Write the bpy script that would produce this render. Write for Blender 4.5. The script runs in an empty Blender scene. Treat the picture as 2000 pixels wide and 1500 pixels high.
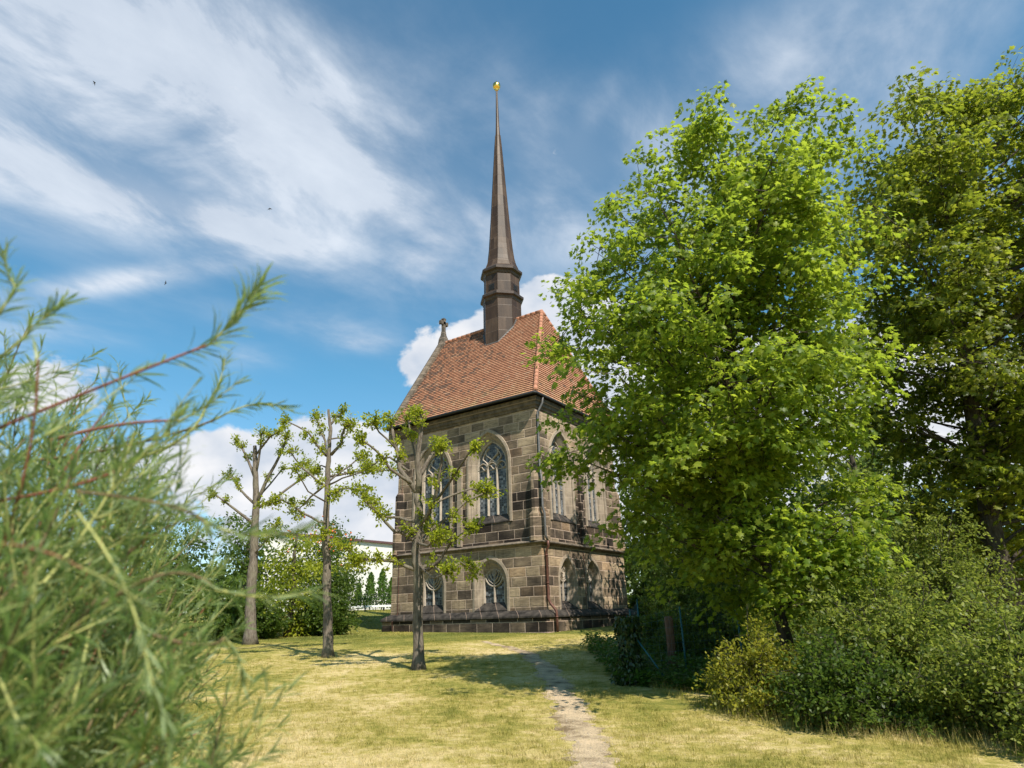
import bpy, bmesh, math, random
import numpy as np
from mathutils import Vector, Matrix
random.seed(7)
RNG = np.random.default_rng(11)
SC = bpy.context.scene
COL = SC.collection
rad = math.radians

# ------------------------------------------------------------------ camera
EYE = 1.65
CAM = np.array([16.117, -25.303, EYE])
F_ = np.array([-0.534, 0.773, 0.341]); F_ /= np.linalg.norm(F_)
R_ = np.array([0.817, 0.576, -0.028]); R_ -= F_ * (R_ @ F_); R_ /= np.linalg.norm(R_)
U_ = np.cross(R_, F_)
FH = np.array([-0.568, 0.823]); FH /= np.linalg.norm(FH)      # level forward
RH = np.array([FH[1], -FH[0]])                                # level right
cd = bpy.data.cameras.new('camera'); cam = bpy.data.objects.new('camera', cd); COL.objects.link(cam)
cam.matrix_world = Matrix(((R_[0], U_[0], -F_[0], CAM[0]), (R_[1], U_[1], -F_[1], CAM[1]), (R_[2], U_[2], -F_[2], CAM[2]), (0, 0, 0, 1)))
cd.sensor_width = 36; cd.lens = 22.5; cd.clip_start = .05; cd.clip_end = 3000
cd.dof.use_dof = True; cd.dof.focus_distance = 22; cd.dof.aperture_fstop = 2.8
SC.camera = cam

# ------------------------------------------------------------------ light
SUN_EL = rad(50); SUN_H = np.array([.906, -.43]); SUN_H /= np.linalg.norm(SUN_H)
sdir = Vector((SUN_H[0]*math.cos(SUN_EL), SUN_H[1]*math.cos(SUN_EL), math.sin(SUN_EL)))
sl = bpy.data.lights.new('sun', 'SUN'); sl.energy = 3.6; sl.angle = rad(.53); sl.color = (1, .93, .82)
so = bpy.data.objects.new('sun', sl); COL.objects.link(so)
so.rotation_euler = (-sdir).to_track_quat('-Z', 'Y').to_euler(); so.location = (30, -30, 40)
SC.view_settings.view_transform = 'Standard'; SC.view_settings.look = 'None'
SC.view_settings.exposure = 1.1; SC.view_settings.gamma = 1
SC.cycles.use_denoising = True
SC.cycles.max_bounces = 8; SC.cycles.transparent_max_bounces = 8
SC.cycles.diffuse_bounces = 4; SC.cycles.transmission_bounces = 6
SC.cycles.sample_clamp_indirect = 6

# ------------------------------------------------------------------ node helpers
class NT:
    def __init__(s, tree): s.t = tree; s.n = tree.nodes; s.l = tree.links
    def add(s, ty, **kw):
        nd = s.n.new(ty)
        for k, v in kw.items(): setattr(nd, k, v)
        return nd
    def put(s, sock, v):
        if isinstance(v, bpy.types.NodeSocket): s.l.new(v, sock)
        elif v is not None:
            if sock.type == 'RGBA' and not hasattr(v, '__len__'): v = (v, v, v, 1)
            if sock.type == 'RGBA' and len(v) == 3: v = (*v, 1)
            sock.default_value = v
    def m(s, op, a, b=None, c=None, clamp=False):
        nd = s.add('ShaderNodeMath', operation=op, use_clamp=clamp)
        s.put(nd.inputs[0], a); s.put(nd.inputs[1], b)
        if c is not None: s.put(nd.inputs[2], c)
        return nd.outputs[0]
    def vm(s, op, a, b=None):
        nd = s.add('ShaderNodeVectorMath', operation=op); s.put(nd.inputs[0], a)
        if b is not None: s.put(nd.inputs[1], b)
        return nd.outputs['Value'] if op in ('DOT_PRODUCT', 'LENGTH') else nd.outputs[0]
    def mix(s, f, a, b, bt='MIX'):
        nd = s.add('ShaderNodeMix', data_type='RGBA', blend_type=bt)
        s.put(nd.inputs[0], f); s.put(nd.inputs[6], a); s.put(nd.inputs[7], b)
        return nd.outputs[2]
    def ramp(s, f, stops, interp='LINEAR'):
        nd = s.add('ShaderNodeValToRGB'); cr = nd.color_ramp; cr.interpolation = interp
        while len(cr.elements) < len(stops): cr.elements.new(.5)
        for e, (p, c) in zip(cr.elements, stops):
            e.position = p
            e.color = (c, c, c, 1) if not hasattr(c, '__len__') else (*c, 1)
        s.put(nd.inputs[0], f); return nd.outputs[0]
    def noise(s, vec, scale, detail=4, rough=.55, dist=0, out='Fac'):
        nd = s.add('ShaderNodeTexNoise'); s.put(nd.inputs['Vector'], vec)
        nd.inputs['Scale'].default_value = scale; nd.inputs['Detail'].default_value = detail
        nd.inputs['Roughness'].default_value = rough; nd.inputs['Distortion'].default_value = dist
        return nd.outputs[out]
    def mapr(s, v, a, b, c=0, d=1, smooth=False):
        nd = s.add('ShaderNodeMapRange'); nd.interpolation_type = 'SMOOTHSTEP' if smooth else 'LINEAR'
        s.put(nd.inputs[0], v)
        for i, x in enumerate((a, b, c, d)): s.put(nd.inputs[i+1], x)
        return nd.outputs[0]
    def comb(s, x, y, z):
        nd = s.add('ShaderNodeCombineXYZ')
        for i, v in enumerate((x, y, z)): s.put(nd.inputs[i], v)
        return nd.outputs[0]
    def sep(s, v):
        nd = s.add('ShaderNodeSeparateXYZ'); s.put(nd.inputs[0], v); return nd.outputs
    def bump(s, h, dist=.02, st=1):
        nd = s.add('ShaderNodeBump'); s.put(nd.inputs['Height'], h)
        nd.inputs['Distance'].default_value = dist; nd.inputs['Strength'].default_value = st
        return nd.outputs[0]
def material(name):
    m = bpy.data.materials.new(name); m.use_nodes = True
    t = NT(m.node_tree); t.n.clear()
    return m, t
def finish(t, sh):
    o = t.add('ShaderNodeOutputMaterial'); t.l.new(sh, o.inputs['Surface'])
def principled(t, col, rough=.8, normal=None, metal=0, spec=.3):
    p = t.add('ShaderNodeBsdfPrincipled')
    t.put(p.inputs['Base Color'], col); t.put(p.inputs['Roughness'], rough); t.put(p.inputs['Metallic'], metal)
    t.put(p.inputs['Specular IOR Level'], spec)
    if normal is not None: t.l.new(normal, p.inputs['Normal'])
    return p.outputs[0]
def objco(t): return t.add('ShaderNodeTexCoord').outputs['Object']

# ------------------------------------------------------------------ sky
def skyray(x, y):
    d = F_ + R_*(x-1000)/1250 - U_*(y-750)/1250
    return d/np.linalg.norm(d)
def make_world():
    w = bpy.data.worlds.new('World'); SC.world = w; w.use_nodes = True
    t = NT(w.node_tree); t.n.clear()
    sky = t.add('ShaderNodeTexSky', sky_type='NISHITA'); sky.sun_disc = False
    sky.sun_elevation = SUN_EL; sky.sun_rotation = math.atan2(SUN_H[0], SUN_H[1])
    sky.altitude = 200; sky.air_density = 1.0; sky.dust_density = .6; sky.ozone_density = 1.6
    d = t.add('ShaderNodeTexCoord').outputs['Generated']
    X, Y, Z = t.sep(d)
    zc = t.m('MAXIMUM', t.m('ADD', Z, .06), .05)
    px, py = t.m('DIVIDE', X, zc), t.m('DIVIDE', Y, zc)
    def plane(v): return np.array([v[0], v[1]])/(v[2]+.06)
    a, b = plane(skyray(350, 150)), plane(skyray(700, 390))
    e = (b-a)/np.linalg.norm(b-a)
    al = t.m('ADD', t.m('MULTIPLY', px, e[0]), t.m('MULTIPLY', py, e[1]))
    ac = t.m('ADD', t.m('MULTIPLY', px, -e[1]), t.m('MULTIPLY', py, e[0]))
    # wispy high cloud: fibres stretched along the wind, broken by a softer field
    wob = t.noise(t.comb(t.m('MULTIPLY', al, .8), t.m('MULTIPLY', ac, .8), 0), 1.3, 3, .5)
    ac2 = t.m('ADD', ac, t.m('MULTIPLY', wob, .55))
    fib = t.noise(t.comb(t.m('MULTIPLY', al, .7), t.m('MULTIPLY', ac2, 1.7), 3.1), 1.5, 8, .56, .15)
    pat = t.noise(t.comb(al, t.m('MULTIPLY', ac, 1.3), 7.7), 2.6, 9, .6, .3)
    tex = t.m('ADD', t.m('MULTIPLY', fib, .5), t.m('MULTIPLY', pat, .5))
    def lobe(x, y, ang, w1, w2, amp):
        c = skyray(x, y); k = np.array([math.cos(rad(ang)), math.sin(rad(ang))])
        e1 = R_*k[0] - U_*k[1]; e1 = e1 - c*(e1@c); e1 /= np.linalg.norm(e1); e2 = np.cross(c, e1)
        A = t.m('DIVIDE', t.vm('DOT_PRODUCT', d, tuple(e1)), w1); B = t.m('DIVIDE', t.vm('DOT_PRODUCT', d, tuple(e2)), w2)
        g = t.m('EXPONENT', t.m('MULTIPLY', t.m('ADD', t.m('MULTIPLY', A, A), t.m('MULTIPLY', B, B)), -1))
        front = t.m('GREATER_THAN', t.vm('DOT_PRODUCT', d, tuple(c)), 0)
        return t.m('MULTIPLY', t.m('MULTIPLY', g, front), amp)
    def total(ls):
        s = lobe(*ls[0])
        for q in ls[1:]: s = t.m('ADD', s, lobe(*q))
        return s
    cir = total([(320, 90, 28, .42, .16, .85), (560, 215, 34, .21, .07, .85), (230, 375, 14, .27, .055, .95), (90, 40, 0, .25, .14, .45),
                 (370, 415, 18, .13, .022, .75), (640, 345, 28, .10, .03, .5), (240, 548, -9, .17, .016, .75), (1560, 120, -28, .34, .075, .55), (1080, 270, 40, .12, .06, .5),
                 (830, 500, -35, .05, .025, .55), (880, 420, 10, .09, .05, .4), (640, 640, 12, .16, .022, .4), (700, 670, 5, .05, .012, .5), (480, 700, 5, .05, .02, .4),
                 (1900, 330, -20, .2, .1, .35), (60, 640, 0, .1, .03, .5), (1165, 215, -55, .05, .02, .3), (1500, 330, -30, .2, .08, .4), (1120, 470, 60, .1, .04, .35)])
    veil = t.m('MULTIPLY', cir, .30)
    body = t.m('MULTIPLY', cir, t.mapr(tex, .39, .68, 0, 1.1, True))
    fc = t.m('MINIMUM', t.m('ADD', veil, body), .93)
    # heaped cloud low down
    q = t.comb(t.m('MULTIPLY', X, 1.0), t.m('MULTIPLY', Y, 1.0), t.m('MULTIPLY', Z, 1.5))
    pn = t.noise(q, 13, 8, .56, .25)
    cum = total([(820, 705, -20, .034, .030, 1.1), (910, 662, -35, .062, .028, 1.15), (1068, 605, -25, .045, .038, 1.25), (1130, 660, 0, .12, .09, 1.2),
                 (690, 920, 0, .1, .065, 1.1), (560, 950, 0, .11, .055, 1.05), (400, 900, 0, .2, .045, .9), (90, 760, 0, .07, .035, .9), (1750, 760, 0, .25, .1, 1.15),
                 (720, 1020, 0, .25, .08, 1.0), (1350, 900, 0, .3, .14, 1.1)])
    fq = t.mapr(t.m('ADD', cum, t.m('MULTIPLY', t.m('SUBTRACT', pn, .5), 2.1)), .42, .72, 0, 1, True)
    shade = t.noise(t.vm('ADD', q, (0.0, 0.0, -.035)), 11, 6, .5, .2)
    ccol = t.mix(t.mapr(shade, .3, .68), (.60, .68, .80), (.98, .98, 1.0))
    icol = t.mix(t.mapr(tex, .4, .75), (.50, .58, .70), (.86, .92, 1.0))
    hsv = t.add('ShaderNodeMix', data_type='RGBA', blend_type='MULTIPLY'); hsv.inputs[0].default_value = 1
    t.l.new(sky.outputs[0], hsv.inputs[6]); t.l.new(t.mix(t.mapr(Z, .02, .35), (.92, .95, .98), (.55, 1.03, 1.05)), hsv.inputs[7])
    b0 = t.add('ShaderNodeBackground'); t.l.new(hsv.outputs[2], b0.inputs[0]); b0.inputs[1].default_value = .076
    b1 = t.add('ShaderNodeBackground'); t.put(b1.inputs[0], icol); b1.inputs[1].default_value = .50
    b2 = t.add('ShaderNodeBackground'); t.put(b2.inputs[0], ccol); b2.inputs[1].default_value = .46
    m1 = t.add('ShaderNodeMixShader'); t.put(m1.inputs[0], fc); t.l.new(b0.outputs[0], m1.inputs[1]); t.l.new(b1.outputs[0], m1.inputs[2])
    m2 = t.add('ShaderNodeMixShader'); t.put(m2.inputs[0], fq); t.l.new(m1.outputs[0], m2.inputs[1]); t.l.new(b2.outputs[0], m2.inputs[2])
    o = t.add('ShaderNodeOutputWorld'); t.l.new(m2.outputs[0], o.inputs['Surface'])
make_world()

# ------------------------------------------------------------------ object helpers
def tag(o, label=None, cat=None, group=None, kind=None):
    if label: o['label'] = label
    if cat: o['category'] = cat
    if group: o['group'] = group
    if kind: o['kind'] = kind
    return o
def empty(name, loc, label, cat, group=None):
    o = bpy.data.objects.new(name, None); COL.objects.link(o); o.location = loc; o.empty_display_size = .3
    return tag(o, label, cat, group)
def worldloc(o):
    v = Vector(o.location)
    return v + worldloc(o.parent) if o.parent and o.get('_own') else v
def link(name, me, mat, parent=None):
    o = bpy.data.objects.new(name, me); COL.objects.link(o)
    if mat is not None:
        for m_ in (mat if isinstance(mat, (list, tuple)) else [mat]): me.materials.append(m_)
    if parent is not None:
        o.parent = parent
        root = parent
        while root.parent: root = root.parent
        if parent is root: o.location = -Vector(root.location)      # part meshes are written in world metres
    return o
class MB:
    def __init__(s): s.v = []; s.f = []; s.uv = []
    def quad(s, *p, uv=None):
        i = len(s.v); s.v += [tuple(map(float, q)) for q in p]; s.f.append(tuple(range(i, i+len(p)))); s.uv.append(uv)
    def box(s, x0, y0, z0, x1, y1, z1):
        P = [(x0,y0,z0),(x1,y0,z0),(x1,y1,z0),(x0,y1,z0),(x0,y0,z1),(x1,y0,z1),(x1,y1,z1),(x0,y1,z1)]
        for f in ((3,2,1,0),(4,5,6,7),(0,1,5,4),(1,2,6,5),(2,3,7,6),(3,0,4,7)): s.quad(*[P[k] for k in f])
    def loft(s, rings, closed=True, cap0=False, cap1=False):
        n = len(rings[0]); b = len(s.v)
        for r in rings: s.v += [tuple(map(float, q)) for q in r]
        for i in range(len(rings)-1):
            for j in range(n if closed else n-1):
                k = (j+1) % n
                s.f.append((b+i*n+j, b+i*n+k, b+(i+1)*n+k, b+(i+1)*n+j)); s.uv.append(None)
        if cap0: s.f.append(tuple(b+j for j in range(n))[::-1]); s.uv.append(None)
        if cap1: s.f.append(tuple(b+(len(rings)-1)*n+j for j in range(n))); s.uv.append(None)
    def tube(s, pts, rs, n=8, caps=True):
        pts = [np.array(p, float) for p in pts]
        if not hasattr(rs, '__len__'): rs = [rs]*len(pts)
        rings = []; ref = None
        for i, p in enumerate(pts):
            d = pts[min(i+1, len(pts)-1)] - pts[max(i-1, 0)]; d = d/(np.linalg.norm(d)+1e-9)
            if ref is None: ref = np.array([0, 0, 1.]) if abs(d[2]) < .9 else np.array([1., 0, 0])
            a = np.cross(d, ref); a /= np.linalg.norm(a)+1e-9; b_ = np.cross(d, a); ref = np.cross(a, d)
            rings.append([p + rs[i]*(math.cos(2*math.pi*k/n)*a + math.sin(2*math.pi*k/n)*b_) for k in range(n)])
        s.loft(rings, True, caps, caps)
    def bar(s, a, b, w, h=None, up=(0, 0, 1)):
        a, b = np.array(a, float), np.array(b, float); h = h or w
        d = b-a; d /= np.linalg.norm(d); up = np.array(up, float)
        x = np.cross(d, up); x /= np.linalg.norm(x); y = np.cross(x, d)
        q = [(-1,-1),(1,-1),(1,1),(-1,1)]
        s.loft([[c + x*w/2*i + y*h/2*j for i, j in q] for c in (a, b)], True, True, True)
    def build(s, name, mat, parent=None, smooth=False):
        me = bpy.data.meshes.new(name); me.from_pydata(s.v, [], s.f)
        if any(u is not None for u in s.uv):
            L = me.uv_layers.new(name='UVMap'); k = 0
            for f, u in zip(s.f, s.uv):
                for j in range(len(f)):
                    L.data[k].uv = u[j] if u is not None else (0, 0); k += 1
        bm = bmesh.new(); bm.from_mesh(me); bmesh.ops.recalc_face_normals(bm, faces=bm.faces); bm.to_mesh(me); bm.free()
        if smooth: me.polygons.foreach_set('use_smooth', [True]*len(me.polygons))
        me.update()
        return link(name, me, mat, parent)
def npmesh(name, V, T, mat, parent=None, smooth=False):
    V = np.asarray(V, np.float32); T = np.asarray(T, np.int32)
    me = bpy.data.meshes.new(name)
    me.vertices.add(len(V)); me.vertices.foreach_set('co', V.ravel())
    me.loops.add(T.size); me.loops.foreach_set('vertex_index', T.ravel())
    me.polygons.add(len(T)); me.polygons.foreach_set('loop_start', np.arange(0, T.size, T.shape[1], dtype=np.int32))
    if smooth: me.polygons.foreach_set('use_smooth', np.ones(len(T), bool))
    me.update(calc_edges=True)
    return link(name, me, mat, parent)
def nrm(a): return a/(np.linalg.norm(a, axis=-1, keepdims=True)+1e-9)
def frames(tip, nor):
    tip = nrm(tip); x = nrm(np.cross(tip, nor)); n = np.cross(x, tip)
    return np.stack([x, tip, n], axis=1)          # rows
def instances(tv, tt, pos, Fr, sc):
    V = np.einsum('vk,nkj->nvj', tv, Fr)*np.asarray(sc)[:, None, None] + pos[:, None, :]
    n = len(pos); T = (tt[None] + (np.arange(n)*len(tv))[:, None, None]).reshape(-1, 3)
    return V.reshape(-1, 3), T
def join(parts):
    Vs, Ts, o = [], [], 0
    for V, T in parts: Vs.append(V); Ts.append(T+o); o += len(V)
    return np.concatenate(Vs), np.concatenate(Ts)

# ------------------------------------------------------------------ terrain
PD = [-60, 0, 6, 8.5, 13, 17, 20.5, 26, 30, 36, 45, 60, 80, 150, 900]
PZ = [-.3, 0, 0, .02, .2, .38, .56, .82, .95, 1.1, 1.6, 2.5, 2.9, 3, 3]
_g = np.arange(-60, 900, .5); _z = np.interp(_g, PD, PZ); _k = np.exp(-np.linspace(-2, 2, 9)**2); _z = np.convolve(np.pad(_z, 4, 'edge'), _k/_k.sum(), 'valid')
def sd2xy(s, d): return CAM[0] + s*RH[0] + d*FH[0], CAM[1] + s*RH[1] + d*FH[1]
def xy2sd(x, y): return (x-CAM[0])*RH[0] + (y-CAM[1])*RH[1], (x-CAM[0])*FH[0] + (y-CAM[1])*FH[1]
def H(x, y):
    s, d = xy2sd(np.asarray(x, float), np.asarray(y, float))
    und = .025*np.sin(s*.9+d*.4)*np.sin(d*.7-s*.3) + .012*np.sin(s*2.3+1)*np.sin(d*1.9)
    return np.interp(d, _g, _z) + und*np.clip((27-d)/6, .0, 1)
def at(s, d, h=0.0):
    x, y = sd2xy(s, d); return np.array([x, y, float(H(x, y))+h])
def P3(s, d, z):
    x, y = sd2xy(s, d); return np.array([x, y, z])

# ------------------------------------------------------------------ materials
def grass_color(t, co):
    big = t.noise(co, .33, 3, .55); cx, cy, cz = t.sep(co)
    mid = t.noise(t.comb(t.m('ADD', t.m('MULTIPLY', cx, .9), t.m('MULTIPLY', cy, .5)), t.m('SUBTRACT', t.m('MULTIPLY', cy, 2.0), t.m('MULTIPLY', cx, 1.4)), 0), 1.1, 6, .7, .6)
    clump = t.noise(co, 4.2, 5, .68, .8); fine = t.noise(co, 16, 3, .6)
    v = t.m('ADD', t.m('ADD', t.m('MULTIPLY', big, .5), t.m('MULTIPLY', mid, .35)), t.m('MULTIPLY', clump, .42))
    far = t.mapr(t.vm('DOT_PRODUCT', co, (float(FH[0]), float(FH[1]), 0)), float(CAM[:2]@FH)+22, float(CAM[:2]@FH)+31, 0, .13, True)
    v = t.m('SUBTRACT', v, far)
    c = t.ramp(v, [(.45, (.095, .125, .016)), (.55, (.21, .205, .03)), (.63, (.43, .35, .095)), (.73, (.68, .53, .27))])
    return t.mix(t.mapr(fine, .3, .75, 0, .4), c, t.mix(.5, c, (.56, .46, .22)))
def mat_lawn():
    m, t = material('lawn'); co = t.add('ShaderNodeNewGeometry').outputs['Position']
    c = grass_color(t, co)
    f = t.noise(co, 55, 3, .6)
    c = t.mix(t.mapr(f, .3, .7, .45, 0), c, (.06, .06, .02))
    finish(t, principled(t, c, .95, t.bump(f, .03, .8), spec=.1)); return m
def mat_blade():
    m, t = material('grass_blade'); g = t.add('ShaderNodeNewGeometry')
    c = grass_color(t, g.outputs['Position'])
    rnd = g.outputs['Random Per Island']
    c = t.mix(t.mapr(rnd, .0, 1, 0, .55), c, t.ramp(rnd, [(0, (.09, .14, .015)), (.5, (.19, .2, .035)), (1, (.56, .46, .2))]))
    d = t.add('ShaderNodeBsdfDiffuse'); t.put(d.inputs[0], c)
    tr = t.add('ShaderNodeBsdfTranslucent'); t.put(tr.inputs[0], t.mix(.5, c, (.3, .34, .05)))
    mx = t.add('ShaderNodeMixShader'); mx.inputs[0].default_value = .35; t.l.new(d.outputs[0], mx.inputs[1]); t.l.new(tr.outputs[0], mx.inputs[2])
    finish(t, mx.outputs[0]); return m
def mat_path():
    m, t = material('path_earth'); co = t.add('ShaderNodeNewGeometry').outputs['Position']
    a = t.noise(co, 2.2, 5, .6); b = t.noise(co, 45, 4, .65)
    c = t.ramp(t.m('ADD', t.m('MULTIPLY', a, .7), t.m('MULTIPLY', b, .3)), [(.40, (.17, .12, .07)), (.49, (.40, .31, .20)), (.60, (.52, .39, .25))])
    vo = t.add('ShaderNodeTexVoronoi'); t.put(vo.inputs['Vector'], co); vo.inputs['Scale'].default_value = 30
    c = t.mix(t.mapr(vo.outputs['Distance'], .12, .3, .5, 0), c, (.20, .16, .11))
    finish(t, principled(t, c, .95, t.bump(t.m('ADD', b, vo.outputs['Distance']), .02, .8), spec=.1)); return m
def leaf_mat(name, stops, trans, tr_w=.45, back=None, rough=.45, spec=.25, vary=.35):
    m, t = material(name); g = t.add('ShaderNodeNewGeometry'); rnd = g.outputs['Random Per Island']
    cl = t.noise(g.outputs['Position'], .9, 2, .5)
    f = t.m('ADD', t.m('MULTIPLY', rnd, .65), t.m('MULTIPLY', cl, vary))
    c = t.ramp(f, stops)
    if back: c2 = t.mix(g.outputs['Backfacing'], c, back)
    else: c2 = c
    p = principled(t, c2, rough, spec=spec)
    tr = t.add('ShaderNodeBsdfTranslucent'); t.put(tr.inputs[0], t.mix(.35, trans, t.mix(1, c, (3, 3, 3), 'MULTIPLY')))
    mx = t.add('ShaderNodeMixShader'); mx.inputs[0].default_value = tr_w
    t.l.new(p, mx.inputs[1]); t.l.new(tr.outputs[0], mx.inputs[2]); finish(t, mx.outputs[0]); return m
def mat_bark(name, c0, c1, scale=1.0, moss=None):
    m, t = material(name); co = t.add('ShaderNodeNewGeometry').outputs['Position']
    x, y, z = t.sep(co)
    st = t.comb(t.m('MULTIPLY', x, 9*scale), t.m('MULTIPLY', y, 9*scale), t.m('MULTIPLY', z, 2.2*scale))
    a = t.noise(st, 2.4, 6, .65); b = t.noise(co, 1.7, 3, .5)
    c = t.mix(t.mapr(a, .35, .68), c0, c1)
    c = t.mix(t.mapr(b, .45, .7, 0, .5), c, moss or c1)
    finish(t, principled(t, c, .9, t.bump(a, .04, .9), spec=.15)); return m
def mat_plain(name, col, rough=.7, metal=0, var=.25, scale=6):
    m, t = material(name); co = t.add('ShaderNodeNewGeometry').outputs['Position']
    n = t.noise(co, scale, 5, .6)
    c = t.mix(t.mapr(n, .3, .7), tuple(v*(1-var) for v in col), tuple(min(1, v*(1+var)) for v in col))
    finish(t, principled(t, c, rough, t.bump(n, .01, .3), metal)); return m

ROW_H = .437
def mat_stone(name, mode):
    m, t = material(name); co = t.add('ShaderNodeNewGeometry').outputs['Position']
    x, y, z = t.sep(co)
    jit = t.noise(co, 1.1, 2, .5)
    u = t.m('ADD', t.m('ADD', x, y), t.m('MULTIPLY', jit, .03))
    zz = t.m('ADD', t.m('MULTIPLY', z, 1/ROW_H), t.m('ADD', .32 if mode != 'plinth' else .77, t.m('MULTIPLY', jit, .05)))
    row = t.m('FLOOR', zz); fr = t.m('FRACT', zz)
    w = t.m('ADD', t.m('MULTIPLY', u, 1.12), t.m('MULTIPLY', row, 17.37))
    v1 = t.add('ShaderNodeTexVoronoi', voronoi_dimensions='1D', feature='F1'); t.put(v1.inputs['W'], w); v1.inputs['Scale'].default_value = 1; v1.inputs['Randomness'].default_value = .72
    v2 = t.add('ShaderNodeTexVoronoi', voronoi_dimensions='1D', feature='DISTANCE_TO_EDGE'); t.put(v2.inputs['W'], w); v2.inputs['Scale'].default_value = 1; v2.inputs['Randomness'].default_value = .72
    edge_n = t.noise(co, 9, 3, .6)
    wob = t.m('MULTIPLY', t.m('SUBTRACT', edge_n, .5), .03)
    du = t.m('ADD', t.m('DIVIDE', v2.outputs['Distance'], 1.12), wob)
    dv = t.m('ADD', t.m('MULTIPLY', t.m('MINIMUM', fr, t.m('SUBTRACT', 1, fr)), ROW_H), wob)
    dj = t.m('MINIMUM', du, dv)
    joint = t.mapr(dj, .010, .021, 1, 0)
    r = t.sep(v1.outputs['Color'])
    if mode == 'wall':
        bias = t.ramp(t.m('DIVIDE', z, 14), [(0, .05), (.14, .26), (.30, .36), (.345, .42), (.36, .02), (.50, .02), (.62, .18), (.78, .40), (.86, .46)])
    elif mode == 'plinth': bias = 0.0
    else: bias = .55
    big = t.noise(co, .55, 4, .6)
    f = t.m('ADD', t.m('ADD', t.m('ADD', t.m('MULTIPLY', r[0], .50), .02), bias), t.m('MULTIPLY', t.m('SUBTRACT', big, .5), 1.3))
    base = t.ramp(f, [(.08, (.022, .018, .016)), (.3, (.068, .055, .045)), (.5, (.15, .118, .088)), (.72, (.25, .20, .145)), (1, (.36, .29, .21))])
    base = t.mix(t.mapr(r[1], .75, 1, 0, .35), base, t.mix(1, base, (1.25, .95, .75), 'MULTIPLY'))
    lam = t.noise(t.comb(t.m('MULTIPLY', u, 1.2), t.m('ADD', t.m('MULTIPLY', z, 7), t.m('MULTIPLY', r[2], 40)), t.m('MULTIPLY', row, 3.7)), 1.6, 6, .7, 1.1)
    base = t.mix(1, base, t.ramp(lam, [(.3, .55), (.5, 1.0), (.72, 1.5)]), 'MULTIPLY')
    veins = t.mapr(lam, .66, .76, 0, .35)
    base = t.mix(veins, base, (.26, .22, .18))
    # soot runs down from the string course and sills
    run = t.noise(t.comb(t.m('MULTIPLY', u, 5), t.m('MULTIPLY', z, .35), 2.2), 1.5, 5, .6)
    base = t.mix(t.mapr(run, .55, .75, 0, .6), base, t.mix(1, base, (.42, .40, .38), 'MULTIPLY'))
    base = t.mix(1, base, (1.12, 1.06, .96), 'MULTIPLY')
    mort = t.mix(t.noise(co, 5, 4, .6), (.33, .24, .18), (.56, .42, .33))
    col = t.mix(t.m('MULTIPLY', joint, t.mapr(t.noise(co, 1.3, 4, .6),   .3, .65, .6, .95)), base, mort)
    hgt = t.m('ADD', t.m('MULTIPLY', t.mapr(dj, .01, .04), .5), t.m('MULTIPLY', lam, .35))
    finish(t, principled(t, col, .9, t.bump(hgt, .03, .7), spec=.15)); return m
def mat_dressed(name, c0, c1, dark=.5):
    m, t = material(name); co = t.add('ShaderNodeNewGeometry').outputs['Position']
    x, y, z = t.sep(co)
    a = t.noise(co, 2.2, 6, .65); run = t.noise(t.comb(t.m('MULTIPLY', x, 7), t.m('MULTIPLY', y, 7), t.m('MULTIPLY', z, .8)), 1.4, 5, .6)
    c = t.mix(t.mapr(a, .3, .7), c0, c1)
    c = t.mix(t.mapr(run, .5, .72, 0, dark), c, (.05, .043, .037))
    j = t.m('FRACT', t.m('ADD', t.m('MULTIPLY', z, 1/.437), .32))
    j = t.mapr(t.m('MINIMUM', j, t.m('SUBTRACT', 1, j)), .02, .045, .5, 0)
    c = t.mix(j, c, (.40, .31, .25))
    finish(t, principled(t, c, .9, t.bump(a, .02, .6), spec=.15)); return m
def mat_blackstone():
    m, t = material('sooty_stone'); co = t.add('ShaderNodeNewGeometry').outputs['Position']
    x, y, z = t.sep(co); u = t.m('ADD', x, y)
    a = t.noise(co, 3, 6, .65)
    v2 = t.add('ShaderNodeTexVoronoi', voronoi_dimensions='1D', feature='DISTANCE_TO_EDGE'); t.put(v2.inputs['W'], u); v2.inputs['Scale'].default_value = .95; v2.inputs['Randomness'].default_value = .6
    c = t.mix(t.mapr(a, .35, .75), (.016, .014, .013), (.085, .072, .06))
    c = t.mix(t.mapr(v2.outputs['Distance'], .007, .016, .8, 0), c, (.30, .21, .16))
    finish(t, principled(t, c, .85, t.bump(a, .03, .7), spec=.2)); return m
def mat_glass():
    m, t = material('leaded_glass'); co = t.add('ShaderNodeNewGeometry').outputs['Position']
    x, y, z = t.sep(co); u = t.m('ADD', x, y)
    vo = t.add('ShaderNodeTexVoronoi', voronoi_dimensions='2D', feature='DISTANCE_TO_EDGE'); t.put(vo.inputs['Vector'], t.comb(u, z, 0)); vo.inputs['Scale'].default_value = 8.5; vo.inputs['Randomness'].default_value = .25
    vc = t.add('ShaderNodeTexVoronoi', voronoi_dimensions='2D', feature='F1'); t.put(vc.inputs['Vector'], t.comb(u, z, 0)); vc.inputs['Scale'].default_value = 8.5; vc.inputs['Randomness'].default_value = .25
    rr = t.sep(vc.outputs['Color'])
    pane = t.ramp(rr[0], [(0, (.022, .023, .024)), (.5, (.075, .077, .08)), (1, (.24, .245, .25))])
    lead = t.mapr(vo.outputs['Distance'], .05, .1, 1, 0)
    c = t.mix(lead, pane, (.11, .12, .13))
    n = t.noise(co, 4, 3, .5)
    rough = t.m('ADD', .16, t.m('MULTIPLY', lead, .4))
    finish(t, principled(t, c, rough, t.bump(t.m('ADD', n, t.m('MULTIPLY', rr[1], .8)), .02, .5), spec=.22)); return m
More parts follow.
